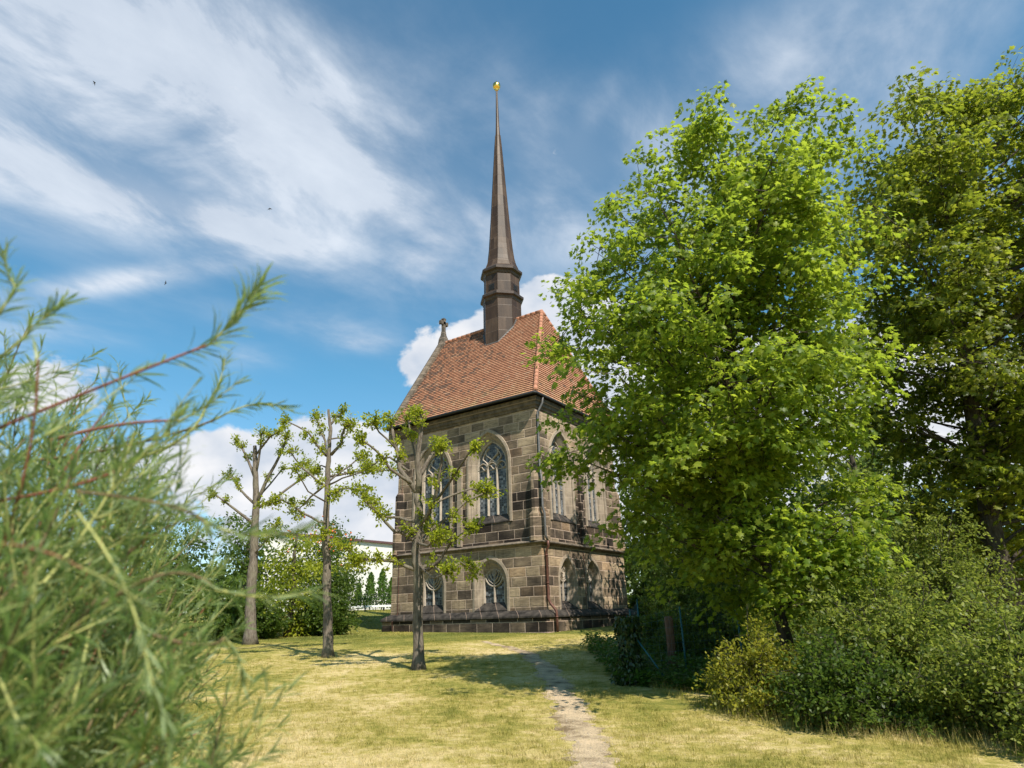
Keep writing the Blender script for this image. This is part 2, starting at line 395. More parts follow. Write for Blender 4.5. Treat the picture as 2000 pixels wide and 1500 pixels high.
def mat_tiles():
    m, t = material('clay_tiles'); uv = t.add('ShaderNodeUVMap').outputs[0]
    u, v, _ = t.sep(uv); row = t.m('FLOOR', t.m('ADD', v, .001))
    us = t.m('ADD', t.m('MULTIPLY', u, 1/.18), t.m('MULTIPLY', row, .5)); cx = t.m('FLOOR', us); fx = t.m('FRACT', us)
    wn = t.add('ShaderNodeTexWhiteNoise', noise_dimensions='2D'); t.put(wn.inputs[0], t.comb(cx, row, 0))
    r = t.sep(wn.outputs['Color'])
    c = t.ramp(r[0], [(0, (.34, .135, .068)), (.35, (.42, .172, .085)), (.65, (.47, .20, .102)), (.9, (.52, .25, .135)), (1, (.48, .28, .17))])
    pos = t.add('ShaderNodeNewGeometry').outputs['Position']; px, py, pz = t.sep(pos)
    pat = t.noise(pos, .75, 5, .65)
    thr = t.mapr(px, -10, -3, .62, .93)
    dk = t.m('GREATER_THAN', t.m('ADD', t.m('MULTIPLY', r[1], .55), t.m('MULTIPLY', pat, .78)), t.m('ADD', thr, .03))
    c = t.mix(t.m('MULTIPLY', dk, .8), c, (.075, .055, .045))
    c = t.mix(t.mapr(pat, .35, .7, 0, .4), c, t.mix(1, c, (.72, .70, .72), 'MULTIPLY'))
    # lichen along the eaves
    lo = t.m('MULTIPLY', t.mapr(pz, 12.0, 13.6, .55, 0), t.mapr(t.noise(pos, 1.6, 4, .6), .4, .7))
    c = t.mix(lo, c, (.42, .32, .13))
    edge = t.mapr(t.m('MINIMUM', fx, t.m('SUBTRACT', 1, fx)), .0, .09, 1, 0)
    c = t.mix(t.m('MULTIPLY', edge, .45), c, (.08, .035, .02))
    c = t.mix(.3, c, (.28, .185, .14))
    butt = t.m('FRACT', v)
    c = t.mix(t.mapr(butt, .10, .13, .8, 0), c, (.045, .022, .015))      # shadow gap under each tile row, painted dark into the butt ends
    finish(t, principled(t, c, .85, t.bump(t.m('SUBTRACT', r[2], edge), .02, .7), spec=.15)); return m
def mat_copper():
    m, t = material('brown_copper'); pos = t.add('ShaderNodeNewGeometry').outputs['Position']; x, y, z = t.sep(pos)
    a = t.noise(t.comb(t.m('MULTIPLY', x, 3), t.m('MULTIPLY', y, 3), t.m('MULTIPLY', z, .8)), 1.3, 6, .65)
    pn = t.m('FLOOR', t.m('DIVIDE', z, .85)); wn = t.add('ShaderNodeTexWhiteNoise', noise_dimensions='2D')
    t.put(wn.inputs[0], t.comb(pn, t.m('FLOOR', t.m('MULTIPLY', t.m('ARCTAN2', t.m('SUBTRACT', y, 4.2), t.m('ADD', x, 4.85)), 8/6.2832)), 0))
    f = t.m('ADD', t.m('MULTIPLY', a, .7), t.m('MULTIPLY', wn.outputs[0], .35))
    c = t.ramp(f, [(.25, (.030, .018, .012)), (.5, (.050, .031, .020)), (.7, (.078, .050, .033)), (.9, (.115, .080, .056))])
    seam = t.m('FRACT', t.m('DIVIDE', z, .85)); sm = t.mapr(seam, .0, .035, 1, 0)
    c = t.mix(t.m('MULTIPLY', sm, .5), c, (.15, .11, .085))
    finish(t, principled(t, c, .5, t.bump(t.m('ADD', a, sm), .02, .4), .0, .22)); return m

M_lawn, M_blade, M_path = mat_lawn(), mat_blade(), mat_path()
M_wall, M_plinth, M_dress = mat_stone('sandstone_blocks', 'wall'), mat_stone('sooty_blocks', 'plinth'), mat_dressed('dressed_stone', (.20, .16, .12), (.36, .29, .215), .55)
M_weath = mat_dressed('weathered_trim', (.06, .05, .04), (.19, .15, .11), .7)
M_trac = mat_dressed('tracery_stone', (.30, .25, .20), (.46, .39, .31), .25)
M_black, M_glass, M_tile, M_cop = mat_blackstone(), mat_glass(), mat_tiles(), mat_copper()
M_ridge = mat_plain('ridge_clay', (.36, .165, .10), .85, 0, .35, 3)
M_pipe = mat_plain('copper_pipe', (.13, .06, .045), .5, .3, .3)
M_greypipe = mat_plain('grey_zinc', (.12, .115, .11), .55, .4, .3)
M_iron = mat_plain('dark_iron', (.03, .03, .032), .6, .3)
M_gold = mat_plain('gilded_copper', (.85, .52, .12), .22, 1, .1)
M_crossst = mat_dressed('cross_stone', (.06, .052, .045), (.15, .125, .10), .6)
M_barkP = mat_bark('pollard_bark', (.07, .055, .043), (.22, .185, .145), 1.0, (.18, .165, .11))
M_barkM = mat_bark('maple_bark', (.035, .028, .022), (.10, .085, .065))
M_barkW = mat_bark('willow_bark', (.16, .10, .055), (.30, .23, .12), 2.5)
M_red = mat_plain('red_twig', (.24, .085, .055), .6, 0, .3, 20)
M_yel = mat_plain('yellow_twig', (.33, .33, .11), .6, 0, .25, 20)
L_maple = leaf_mat('maple_leaf', [(.15, (.032, .066, .007)), (.45, (.085, .138, .012)), (.9, (.21, .24, .028))], (.48, .58, .045), .48)
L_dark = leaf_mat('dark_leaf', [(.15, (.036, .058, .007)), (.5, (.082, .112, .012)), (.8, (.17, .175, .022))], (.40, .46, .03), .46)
L_poll = leaf_mat('pollard_leaf', [(.15, (.085, .12, .009)), (.5, (.175, .21, .015)), (.85, (.29, .29, .026))], (.52, .56, .04), .47)
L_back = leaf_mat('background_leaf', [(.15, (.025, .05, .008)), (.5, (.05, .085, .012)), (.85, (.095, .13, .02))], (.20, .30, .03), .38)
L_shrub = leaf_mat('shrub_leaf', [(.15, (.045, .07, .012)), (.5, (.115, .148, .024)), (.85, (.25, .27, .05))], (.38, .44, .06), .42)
L_yell = leaf_mat('yellowing_leaf', [(.15, (.08, .105, .012)), (.5, (.17, .18, .02)), (.85, (.30, .27, .03))], (.44, .43, .04), .42)
L_ivy = leaf_mat('ivy_leaf', [(.15, (.012, .028, .006)), (.5, (.024, .048, .009)), (.85, (.055, .085, .02))], (.08, .15, .02), .2, None, .35, .4)
L_cover = leaf_mat('groundcover_leaf', [(.15, (.03, .06, .008)), (.5, (.05, .10, .012)), (.85, (.085, .14, .02))], (.16, .28, .03), .33)
L_con = leaf_mat('cypress_leaf', [(.15, (.05, .10, .016)), (.5, (.085, .155, .024)), (.85, (.14, .21, .04))], (.2, .34, .05), .36)
L_will = leaf_mat('willow_leaf', [(.1, (.035, .078, .016)), (.5, (.085, .14, .032)), (.85, (.22, .255, .085))], (.34, .45, .10), .38, (.24, .30, .15), .42, .35)

# ------------------------------------------------------------------ ground
def make_ground():
    def axis(fine0, fine1, st, lim0, lim1):
        a = list(np.arange(fine0, fine1, st)); x = fine1; g = st
        while x < lim1: a.append(x); g *= 1.25; x += g
        a.append(lim1); x = fine0 - st; g = st
        while x > lim0: a.insert(0, x); g *= 1.25; x -= g
        a.insert(0, lim0); return np.array(a)
    S = axis(-12, 10, .3, -900, 900); D = axis(3, 40, .3, -300, 1200)
    ss, dd = np.meshgrid(S, D); x, y = sd2xy(ss, dd); z = H(x, y)
    V = np.stack([x, y, z], -1).reshape(-1, 3); n = len(S)
    i, j = np.meshgrid(np.arange(len(D)-1), np.arange(n-1), indexing='ij'); a = (i*n+j).ravel()
    Q = np.stack([a, a+1, a+n+1, a+n], 1)
    tag(npmesh('lawn', V, Q, M_lawn, None, True), kind='structure')
make_ground()
# trodden path: centre (s), distance (d), half width
PATH = [(.95, 5.5, .36), (.87, 7.2, .33), (.815, 8.3, .29), (.83, 10.2, .33), (.80, 12.2, .34), (.74, 15.2, .31), (.61, 18.0, .33), (.07, 21.6, .27), (-.96, 24.7, .18), (-1.6, 26.2, .06)]
PS = np.array(PATH)
def path_at(d):
    return np.interp(d, PS[:, 1], PS[:, 0]), np.interp(d, PS[:, 1], PS[:, 2])
EDGE = np.random.default_rng(77).normal(size=997)
def path_edge(d, side):
    c, w = path_at(d)
    k = d*1.0+side*37.7
    n = .10*math.sin(k*2.3) + .07*math.sin(k*5.9+1.3*math.sin(k*1.7)) + .05*math.sin(k*13.1+2*math.sin(k*3.1)) + EDGE[int(abs(k)*9) % 997]*.07
    return c + side*(w*.84 + n*(.45+.5*w))
mb = MB(); prev = None
for d in np.arange(5.6, 26.1, .06):
    a, b = path_edge(d, -1), path_edge(d, 1)
    row = [at(a+(b-a)*k/6, d, .007 if 0 < k < 6 else .003) for k in range(7)]
    if prev is not None:
        for k in range(6): mb.quad(prev[k], prev[k+1], row[k+1], row[k])
    prev = row
tag(mb.build('path', M_path, None, True), kind='structure')
# turf blades
def blades(n, d0, d1, s0, s1, h0, h1, w, seed, wild=.5):
    g = np.random.default_rng(seed)
    u = g.random(n); d = np.sqrt(d0*d0*(1-u)+d1*d1*u) if d0 > 0 else d0+(d1-d0)*u
    s = (s0 + (s1-s0)*g.random(n))*d
    c, wd = path_at(d); off = np.abs(s-c)/np.maximum(wd*.86, .02)
    keep = (off > 1.02) | (g.random(n) < .05 + .9*np.clip(off-.5, 0, 1)) | (d > 25.9)
    x, y = sd2xy(s, d)
    keep &= ~((x > -9.9) & (x < .4) & (y > -.4) & (y < 9))
    keep &= ~((s > 2.25+.0*d) & (d > 11.5+ (s-2.2)*-.15)) 
    x, y, d = x[keep], y[keep], d[keep]; n = len(x)
    p = np.stack([x, y, H(x, y)-.004], 1)
    az = g.random(n)*2*np.pi; tl = g.random(n)*wild+.15
    tip = np.stack([np.cos(az)*np.sin(tl*1.4), np.sin(az)*np.sin(tl*1.4), np.cos(tl*1.4)], 1)
    hh = (h0+(h1-h0)*g.random(n)**2)*(.8+.4*np.sin(x*1.7+y)*np.sin(y*1.3))
    sd_ = np.stack([-np.sin(az+.8), np.cos(az+.8), 0*az], 1)*(w*(.7+.6*g.random(n))*(.6+d/18))[:, None]
    V = np.stack([p-sd_, p+sd_, p+tip*hh[:, None]], 1).reshape(-1, 3)
    return V, np.arange(3*n, dtype=np.int32).reshape(-1, 3)
near = join([blades(200000, 7.5, 14, -.58, .62, .02, .065, .003, 1, 1.0), blades(130000, 14, 32, -.5, .3, .025, .075, .0036, 2, .9), blades(6000, 7.5, 15, -.4, .6, .06, .13, .003, 3, .7)])
def hay():
    g = np.random.default_rng(9); n = 16000; d = 7.6+13*g.random(n)**1.2; sx = (-.55+1.15*g.random(n))*d; c, wd = path_at(d)
    k = (np.abs(sx-c) > wd*.9) & ~((sx > 2.2) & (d > 11.2)); sx, d = sx[k], d[k]; n = len(d); x, y = sd2xy(sx, d)
    az = g.normal(size=n)*.9+.6; dr = np.stack([np.cos(az), np.sin(az), .12*g.normal(size=n)], 1); L = .05+.14*g.random(n)**2
    p = np.stack([x, y, H(x, y)+.012+.03*g.random(n)], 1); sd_ = np.stack([-np.sin(az), np.cos(az), 0*az], 1)*.0028
    V = np.stack([p-sd_, p+sd_, p+dr*L[:, None]], 1).reshape(-1, 3); return V, np.arange(3*n, dtype=np.int32).reshape(-1, 3)
def tufts():
    g = np.random.default_rng(13); n = 5200; d = 7.6+15*g.random(n)**1.25; sx = (-.52+1.14*g.random(n))*d; c, wd = path_at(d)
    k = (np.abs(sx-c) > wd*.75) & ~((sx > 2.2) & (d > 11.2)); sx, d = sx[k], d[k]; n = len(d); m = 24
    hgt = .03+.075*g.random(n)**2.2; I = np.repeat(np.arange(n), m); N_ = n*m
    s_, d_ = sx[I]+g.normal(size=N_)*.035, d[I]+g.normal(size=N_)*.035; x, y = sd2xy(s_, d_); p = np.stack([x, y, H(x, y)-.004], 1)
    az = g.random(N_)*2*np.pi; tl = .1+.75*g.random(N_); tip = np.stack([np.cos(az)*np.sin(tl), np.sin(az)*np.sin(tl), np.cos(tl)], 1)*(hgt[I]*(.6+.7*g.random(N_)))[:, None]
    sd_ = np.stack([-np.sin(az), np.cos(az), 0*az], 1)*.0032
    V = np.stack([p-sd_, p+sd_, p+tip], 1).reshape(-1, 3); return V, np.arange(3*N_, dtype=np.int32).reshape(-1, 3)
def fringe():     # long dry grass left standing at the foot of the shrubs
    g = np.random.default_rng(17); n = 2400; sx = 2.5+4.6*g.random(n); fr = np.interp(sx, [2.5, 3.2, 4.2, 5.2, 6.2, 7.2], [13.6, 10.75, 9.6, 8.75, 7.8, 7.4])
    d = fr+.28*g.normal(size=n)+.15; x, y = sd2xy(sx, d); p = np.stack([x, y, H(x, y)-.005], 1)
    az = g.random(n)*2*np.pi; tl = .1+.7*g.random(n)**1.5; tip = np.stack([np.cos(az)*np.sin(tl), np.sin(az)*np.sin(tl), np.cos(tl)], 1)*(.08+.24*g.random(n)**1.6)[:, None]
    sd_ = np.stack([-np.sin(az), np.cos(az), 0*az], 1)*.003
    V = np.stack([p-sd_, p+sd_, p+tip], 1).reshape(-1, 3); return V, np.arange(3*n, dtype=np.int32).reshape(-1, 3)
near = join([near, hay(), tufts(), fringe()])
go = npmesh('grass', near[0], near[1], M_blade); tag(go, kind='stuff')
for nm, n, d0, d1, s0, s1, hh in (('grass', 26000, 30, 62, -.40, -.13, .12),):
    V, T = blades(n, d0, d1, s0, s1, .05, hh, .006, 5); tag(npmesh(nm, V, T, M_blade), kind='stuff')
# pebbles on the path
def pebbles():
    g = np.random.default_rng(4); n = 900; d = 7.5+16*g.random(n)**1.3; c, w = path_at(d); s = c+(g.random(n)*2-1)*w*1.05
    x, y = sd2xy(s, d); p = np.stack([x, y, H(x, y)+.006], 1)
    tv = np.array([(1,0,0),(-1,0,0),(0,1,0),(0,-1,0),(0,0,.7),(0,0,-.5)]); tt = np.array([(0,2,4),(2,1,4),(1,3,4),(3,0,4),(2,0,5),(1,2,5),(3,1,5),(0,3,5)])
    Fr = frames(nrm(g.normal(size=(n, 3))*(1, 1, .15)), np.tile([0, 0, 1.], (n, 1)))
    V, T = instances(tv, tt, p, Fr, .004+.013*g.random(n)**3)
    o = npmesh('gravel', V, T, mat_plain('pebble', (.3, .26, .2), .9, 0, .4, 30)); tag(o, kind='stuff')
pebbles()

# ------------------------------------------------------------------ chapel
CH = empty('chapel', (-4.7, 4.25, .9), 'small gothic sandstone chapel with red tiled roof and slender brown spire', 'chapel')
LX, WY = 9.46, 8.49
def left(u, z, dep=0): return (u, dep, z)
def leftU(u, z, dep=0): return (u, .12+dep, z)
def right(u, z, dep=0): return (-dep, u, z)
def rightU(u, z, dep=0): return (-.12-dep, u, z)
def arch(uc, w, z0, zs, za, n=9):
    h, hf = za-zs, w/2; Rr = (h*h+hf*hf)/(2*hf)
    pts = [(uc-hf, z0), (uc-hf, zs)]
    cl = uc-hf+Rr; a1 = math.atan2(h, uc-cl)
    for i in range(1, n): a = math.pi + (a1-math.pi)*i/n; pts.append((cl+Rr*math.cos(a), zs+Rr*math.sin(a)))
    pts.append((uc, za))
    for q in pts[1:-1][::-1]: pts.append((2*uc-q[0], q[1]))
    pts.append((uc+hf, z0)); return pts
def wall_face(mb, mapf, outer, holes):
    bm = bmesh.new(); es = []
    for lp in [outer]+holes:
        vs = [bm.verts.new((p[0], p[1], 0)) for p in lp]
        es += [bm.edges.new((vs[i], vs[(i+1) % len(vs)])) for i in range(len(vs))]
    bmesh.ops.triangle_fill(bm, use_beauty=True, edges=es)
    for f in bm.faces: mb.quad(*[mapf(v.co.x, v.co.y) for v in f.verts])
    bm.free()
# (map, centre, outer width, sill foot z, spring z, apex z, inset total, sill rise, lights)
WIN = [
 ('left', left, -2.93, 1.86, 1.89, 3.12, 4.22, .36, .42, 2), ('left', left, -6.78, 1.86, 1.89, 3.12, 4.22, .36, .42, 2),
 ('leftU', leftU, -3.03, 2.46, 5.95, 8.85, 10.55, .36, .45, 3), ('leftU', leftU, -6.78, 2.46, 5.95, 8.85, 10.55, .36, .45, 3),
 ('right', right, 2.25, 1.5, 1.89, 3.12, 4.22, .32, .40, 2), ('right', right, 4.75, 1.5, 1.89, 3.12, 4.22, .32, .40, 2),
 ('rightU', rightU, 2.3, 2.1, 5.95, 8.85, 10.5, .36, .45, 3), ('rightU', rightU, 5.8, 2.1, 5.95, 8.85, 10.5, .36, .45, 3)]
def ins(w, k, kz=None):
    _, mp, uc, wo, z0, zs, za, it, sr, nl = w
    q = k/it; return arch(uc, wo-2*k, z0+max(0, q)*sr, zs, za-k*1.25)
def holes(key): return [ins(w, -.05) for w in WIN if w[0] == key]
Z0, ZP, ZS, ZU, ZE = .55, 1.87, 4.74, 4.95, 11.75
mb = MB()
wall_face(mb, left, [(-LX, ZP-.05), (0, ZP-.05), (0, ZS+.05), (-LX, ZS+.05)], holes('left'))
wall_face(mb, right, [(0, ZP-.05), (WY, ZP-.05), (WY, ZS+.05), (0, ZS+.05)], holes('right'))
mb.quad((0, WY, ZP), (-LX, WY, ZP), (-LX, WY, ZS), (0, WY, ZS)); mb.quad((-LX, WY, ZP), (-LX, 0, ZP), (-LX, 0, ZS), (-LX, WY, ZS))
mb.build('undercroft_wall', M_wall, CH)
mb = MB(); a = .12
wall_face(mb, leftU, [(-LX+a, ZU-.1), (-a, ZU-.1), (-a, ZE+.1), (-LX+a, ZE+.1)], holes('leftU'))
wall_face(mb, rightU, [(a, ZU-.1), (WY-a, ZU-.1), (WY-a, ZE+.1), (a, ZE+.1)], holes('rightU'))
mb.quad((-a, WY-a, ZU), (-LX+a, WY-a, ZU), (-LX+a, WY-a, ZE), (-a, WY-a, ZE)); mb.quad((-LX+a, WY-a, ZU), (-LX+a, a, ZU), (-LX+a, a, ZE), (-LX+a, WY-a, ZE))
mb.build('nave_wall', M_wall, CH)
def sweep(mb, prof, x0, y0, x1, y1):
    rings = [[(x0-o, y0-o, z), (x1+o, y0-o, z), (x1+o, y1+o, z), (x0-o, y1+o, z)] for o, z in prof]
    mb.loft(rings)
mb = MB(); sweep(mb, [(.30, Z0), (.30, 1.535), (.29, 1.545)], -LX, 0, 0, WY); mb.build('plinth', M_plinth, CH)
mb = MB(); sweep(mb, [(.10, 1.544), (.35, 1.546), (.375, 1.58), (.37, 1.65), (.32, 1.715), (.22, 1.78), (.10, 1.845), (.03, 1.885), (-.02, 1.89)], -LX, 0, 0, WY); mb.build('plinth_moulding', M_black, CH)
mb = MB(); sweep(mb, [(.0, .5), (.38, .5), (.38, .93), (.29, .95)], -LX, 0, 0, WY); mb.build('footing', M_plinth, CH)
mb = MB(); sweep(mb, [(-.02, 4.66), (.03, 4.69), (.06, 4.75), (.19, 4.79), (.21, 4.83), (.17, 4.87), (-.13, 4.96)], -LX, 0, 0, WY); mb.build('string_course', mat_dressed('weathered_stone', (.07, .058, .047), (.22, .175, .13), .7), CH)
mb = MB(); sweep(mb, [(-.13, 11.30), (-.06, 11.33), (-.03, 11.42), (.04, 11.47), (.05, 11.6), (.14, 11.68), (.16, 11.84), (-.13, 11.86)], -LX, 0, 0, WY); mb.build('cornice', M_weath, CH)

def make_window(w, i):
    key, mp, uc, wo, z0, zs, za, it, sr, nl = w
    pd_ = .055 if nl == 3 else .012
    prof = [(-.17, .02), (-.155, -pd_), (-.03, -pd_-.01), (0, -pd_*.4), (.0, .03), (.06, .075), (.075, .055), (.11, .10), (it-.12, .24), (it-.10, .22), (it-.03, .30), (it-.0, .42)]
    rings = []
    for k, dep in prof:
        pts = ins(w, k) if k >= 0 else arch(uc, wo-2*k, z0, zs, za-k*1.25)
        rings.append([mp(p[0], p[1], dep) for p in pts])
    mb = MB(); mb.loft(rings, closed=False)
    fr = mb.build('window', M_dress, CH)
    # sill
    gz = z0+sr; hw = wo/2
    s = MB(); A = [mp(uc-hw-.01, z0-.03, .02), mp(uc+hw+.01, z0-.03, .02)]; n0 = [mp(uc-hw-.01, z0+.0, -.035), mp(uc+hw+.01, z0+.0, -.035)]
    n1 = [mp(uc-hw-.01, z0+.05, -.035), mp(uc+hw+.01, z0+.05, -.035)]; b1 = [mp(uc-hw+it-.02, gz+.01, .40), mp(uc+hw-it+.02, gz+.01, .40)]
    s.loft([A, n0, n1, b1], closed=False); s.build('sill', M_black, fr)
    # glass
    g = MB(); gp = ins(w, it-.04); g.quad(*[mp(p[0], p[1], .37) for p in gp]); g.build('glass_pane', M_glass, fr)
    # tracery
    T = MB(); W = wo-2*it; dz = .33
    def stroke(pts, wd, th=.13):
        # bar in the window plane: rectangular section with chamfer
        P = [np.array(p, float) for p in pts]; rings = []
        for j, p in enumerate(P):
            d = P[min(j+1, len(P)-1)]-P[max(j-1, 0)]; d /= np.linalg.norm(d)+1e-9; nn = np.array([-d[1], d[0]])
            rings.append([mp(*(p+nn*o*wd), dz+e*th) for o, e in ((-.5, .5), (-.5, 0), (-.22, -.5), (.22, -.5), (.5, 0), (.5, .5))])
        T.loft(rings, True, True, True)
    def arc(c, r, a0, a1, n=14): return [(c[0]+r*math.cos(rad(a0+(a1-a0)*k/n)), c[1]+r*math.sin(rad(a0+(a1-a0)*k/n))) for k in range(n+1)]
    def sub(uc_, wd, zsp, hh, n=7):
        q = arch(uc_, wd, zsp, zsp, zsp+hh, n); return q[1:-1]
    if nl == 2:
        stroke([(uc, gz-.02), (uc, zs+.05)], .085)
        rr = W/2-.03; cz = zs+.42; c = (uc, cz)
        stroke(arc(c, rr*.96, 0, 360, 28), .085)
        stroke([(uc, cz-rr), (uc, cz+rr*.95)], .05)
        for sg in (-1, 1):
            stroke([(uc, cz-rr*.55), (uc+sg*rr*.35, cz-rr*.25), (uc+sg*rr*.5, cz+rr*.1), (uc+sg*rr*.32, cz+rr*.5), (uc+sg*rr*.12, cz+rr*.75)], .05)
            stroke([(uc, cz-rr*.1), (uc+sg*rr*.2, cz+rr*.1), (uc+sg*rr*.18, cz+rr*.35), (uc, cz+rr*.6)], .04)
            stroke([(uc+sg*rr*.1, cz-rr*.75), (uc+sg*rr*.5, cz-rr*.5), (uc+sg*rr*.75, cz-rr*.1), (uc+sg*rr*.7, cz+rr*.3), (uc+sg*rr*.45, cz+rr*.62)], .05)
    else:
        x1, x2 = uc-W/6, uc+W/6
        for x in (x1, x2): stroke([(x, gz-.02), (x, zs+.0)], .10)
        for k in (-1, 0, 1):
            stroke(sub(uc+k*W/3, W/3, zs-.12, .34), .065)
            for sg in (-1, 1): stroke(arc((uc+k*W/3+sg*W*.075, zs-.04), W*.06, -90-sg*90, 90-sg*20, 8) if sg < 0 else arc((uc+k*W/3+W*.075, zs-.04), W*.06, 0, -180, 8), .04)
        top = za-it*1.25
        stroke([(x1, zs-.02), (x1+.06, zs+.18), (uc, zs+.36), (uc+W*.2, zs+.62), (uc+W*.235, zs+.82), (uc+W*.12, top-.27)], .07)
        stroke([(x2, zs-.02), (x2-.06, zs+.18), (uc, zs+.36), (uc-W*.2, zs+.62), (uc-W*.235, zs+.82), (uc-W*.12, top-.27)], .07)
        stroke([(x1, zs-.02), (x1-.05, zs+.22), (uc-W*.33, zs+.42), (uc-W*.30, zs+.62), (uc-W*.2, zs+.84)], .06)
        stroke([(x2, zs-.02), (x2+.05, zs+.22), (uc+W*.33, zs+.42), (uc+W*.30, zs+.62), (uc+W*.2, zs+.84)], .06)
    e = ins(w, it-.035); stroke([(p[0], p[1]) for p in e], .07)
    T.build('tracery', M_trac, fr)
    for zz in ((gz+(zs-gz)*.5, zs-.16) if nl == 3 else (gz+.28, gz+.58, gz+.86)):
        B = MB(); B.bar(mp(uc-W/2, zz, .355), mp(uc+W/2, zz, .355), .028); B.build('saddle_bar', M_trac if nl == 3 else M_iron, fr)
for i, w in enumerate(WIN): make_window(w, i)

def pier(cx, cy, ang, tiers, name='corner_pier'):
    mb = MB(); c, s = math.cos(ang), math.sin(ang)
    rings = []
    for hw, out, z in tiers:
        rings.append([(cx+c*o-s*t_, cy+s*o+c*t_, z) for o, t_ in ((-.3, -hw), (out-.12, -hw), (out, -hw+.12), (out, hw-.12), (out-.12, hw), (-.3, hw))])
    mb.loft(rings, True, True, True); mb.build(name, M_wall, CH)
pier(-.3, .3, rad(-45), [(.46, .44, 4.9), (.46, .44, 6.1), (.34, .37, 6.25), (.34, .37, 7.75), (.33, .36, 7.85), (.26, .10, 8.3)])
pier(-LX+.3, .3, rad(-135), [(.46, .46, 4.9), (.46, .46, 6.1), (.36, .38, 6.25), (.36, .38, 8.0), (.26, .10, 8.5)])
pier(-.3, WY-.3, rad(45), [(.46, .46, 4.9), (.46, .46, 6.1), (.36, .38, 6.25), (.36, .38, 8.0), (.26, .10, 8.5)])
# slim shafts dividing the bays
mb = MB(); mb.box(-.14, 3.9, 4.98, .02, 4.16, 8.6); mb.loft([[(-.14, 3.9, 8.6), (.02, 3.9, 8.6), (.02, 4.16, 8.6), (-.14, 4.16, 8.6)], [(-.14, 3.9, 8.95), (-.11, 3.9, 8.95), (-.11, 4.16, 8.95), (-.14, 4.16, 8.95)]]); mb.build('pilaster', M_plinth, CH)
mb = MB(); mb.box(-4.98, -.02, 4.98, -4.72, .14, 8.6); mb.loft([[(-4.98, -.02, 8.6), (-4.72, -.02, 8.6), (-4.72, .14, 8.6), (-4.98, .14, 8.6)], [(-4.98, .11, 8.95), (-4.72, .11, 8.95), (-4.72, .14, 8.95), (-4.98, .14, 8.95)]]); mb.build('pilaster', M_dress, CH)

# roof
YR, ZEV, ZR = 4.2, 11.97, 18.74
XE, XH, XG = .16, -1.95, -9.62
def roof_pt(tt):
    sp = .30*(1-tt)**6*.5
    y = -.22 + tt*(YR+.22); z = ZEV + tt*(ZR-ZEV)
    return y - sp, z, XE + tt*(XH-XE) + sp*.6
NR = 46
mb = MB()
nl = np.array([0, -(ZR-ZEV), (YR+.22)]); nl = nl/np.linalg.norm(nl); nh = np.array([ZR-ZEV, 0, XE-XH]); nh = nh/np.linalg.norm(nh)
for i in range(NR):
    t0, t1 = i/NR, min(1, (i+1.15)/NR)
    y0, z0, x0 = roof_pt(t0); y1, z1, x1 = roof_pt(t1)
    o0 = .06
    for side in (0, 1):
        f = (lambda y: y) if side == 0 else (lambda y: 2*YR-y)
        n_ = nl if side == 0 else nl*np.array([1, -1, 1])
        A = np.array([XG, f(y0), z0]); B = np.array([x0, f(y0), z0]); Cc = np.array([x1, f(y1), z1]); Dd = np.array([XG, f(y1), z1])
        mb.quad(A+n_*o0, B+n_*o0, Cc+n_*.008, Dd+n_*.008, uv=[(XG, i+.14), (x0, i+.14), (x1, i+.98), (XG, i+.98)])
        mb.quad(A-n_*.01, B-n_*.01, B+n_*o0, A+n_*o0, uv=[(XG, i), (x0, i), (x0, i+.1), (XG, i+.1)])
    A = np.array([x0, y0, z0]); B = np.array([x0, 2*YR-y0, z0]); Cc = np.array([x1, 2*YR-y1, z1]); Dd = np.array([x1, y1, z1])
    mb.quad(A+nh*o0, B+nh*o0, Cc+nh*.008, Dd+nh*.008, uv=[(y0+50, i+.14), (58.4-y0, i+.14), (58.4-y1, i+.98), (y1+50, i+.98)])
    mb.quad(A-nh*.01, B-nh*.01, B+nh*o0, A+nh*o0, uv=[(y0+50, i), (58.4-y0, i), (58.4-y0, i+.1), (y0+50, i+.1)])
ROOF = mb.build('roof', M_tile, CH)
mb = MB(); e0 = roof_pt(0)
mb.quad((XG, e0[0]+.02, ZEV-.02), (XE-.02, e0[0]+.02, ZEV-.02), (XE-.02, WY+.12, ZEV-.02), (XG, WY+.12, ZEV-.02)); mb.build('soffit', M_iron, CH)
def capping(pts, r, step, name):
    mb = MB(); pts = [np.array(p, float) for p in pts]
    a, b = pts[0], pts[-1]; Ln = np.linalg.norm(b-a); n = int(Ln/step)
    for k in range(n):
        p, q = a+(b-a)*k/n, a+(b-a)*(k+1.12)/n
        mb.tube([p, q], [r*1.12, r*.95], 10)
    return mb.build(name, M_ridge, ROOF, True)
capping([(XH, YR, ZR+.02), (XG, YR, ZR+.02)][::-1], .12, .38, 'ridge_tile_row')
hp = [(roof_pt(k)[2], roof_pt(k)[0], roof_pt(k)[1]) for k in (0.01, 1)]
capping(hp, .115, .36, 'hip_tile_row')
capping([(p[0], 2*YR-p[1], p[2]) for p in hp], .115, .36, 'hip_tile_row')
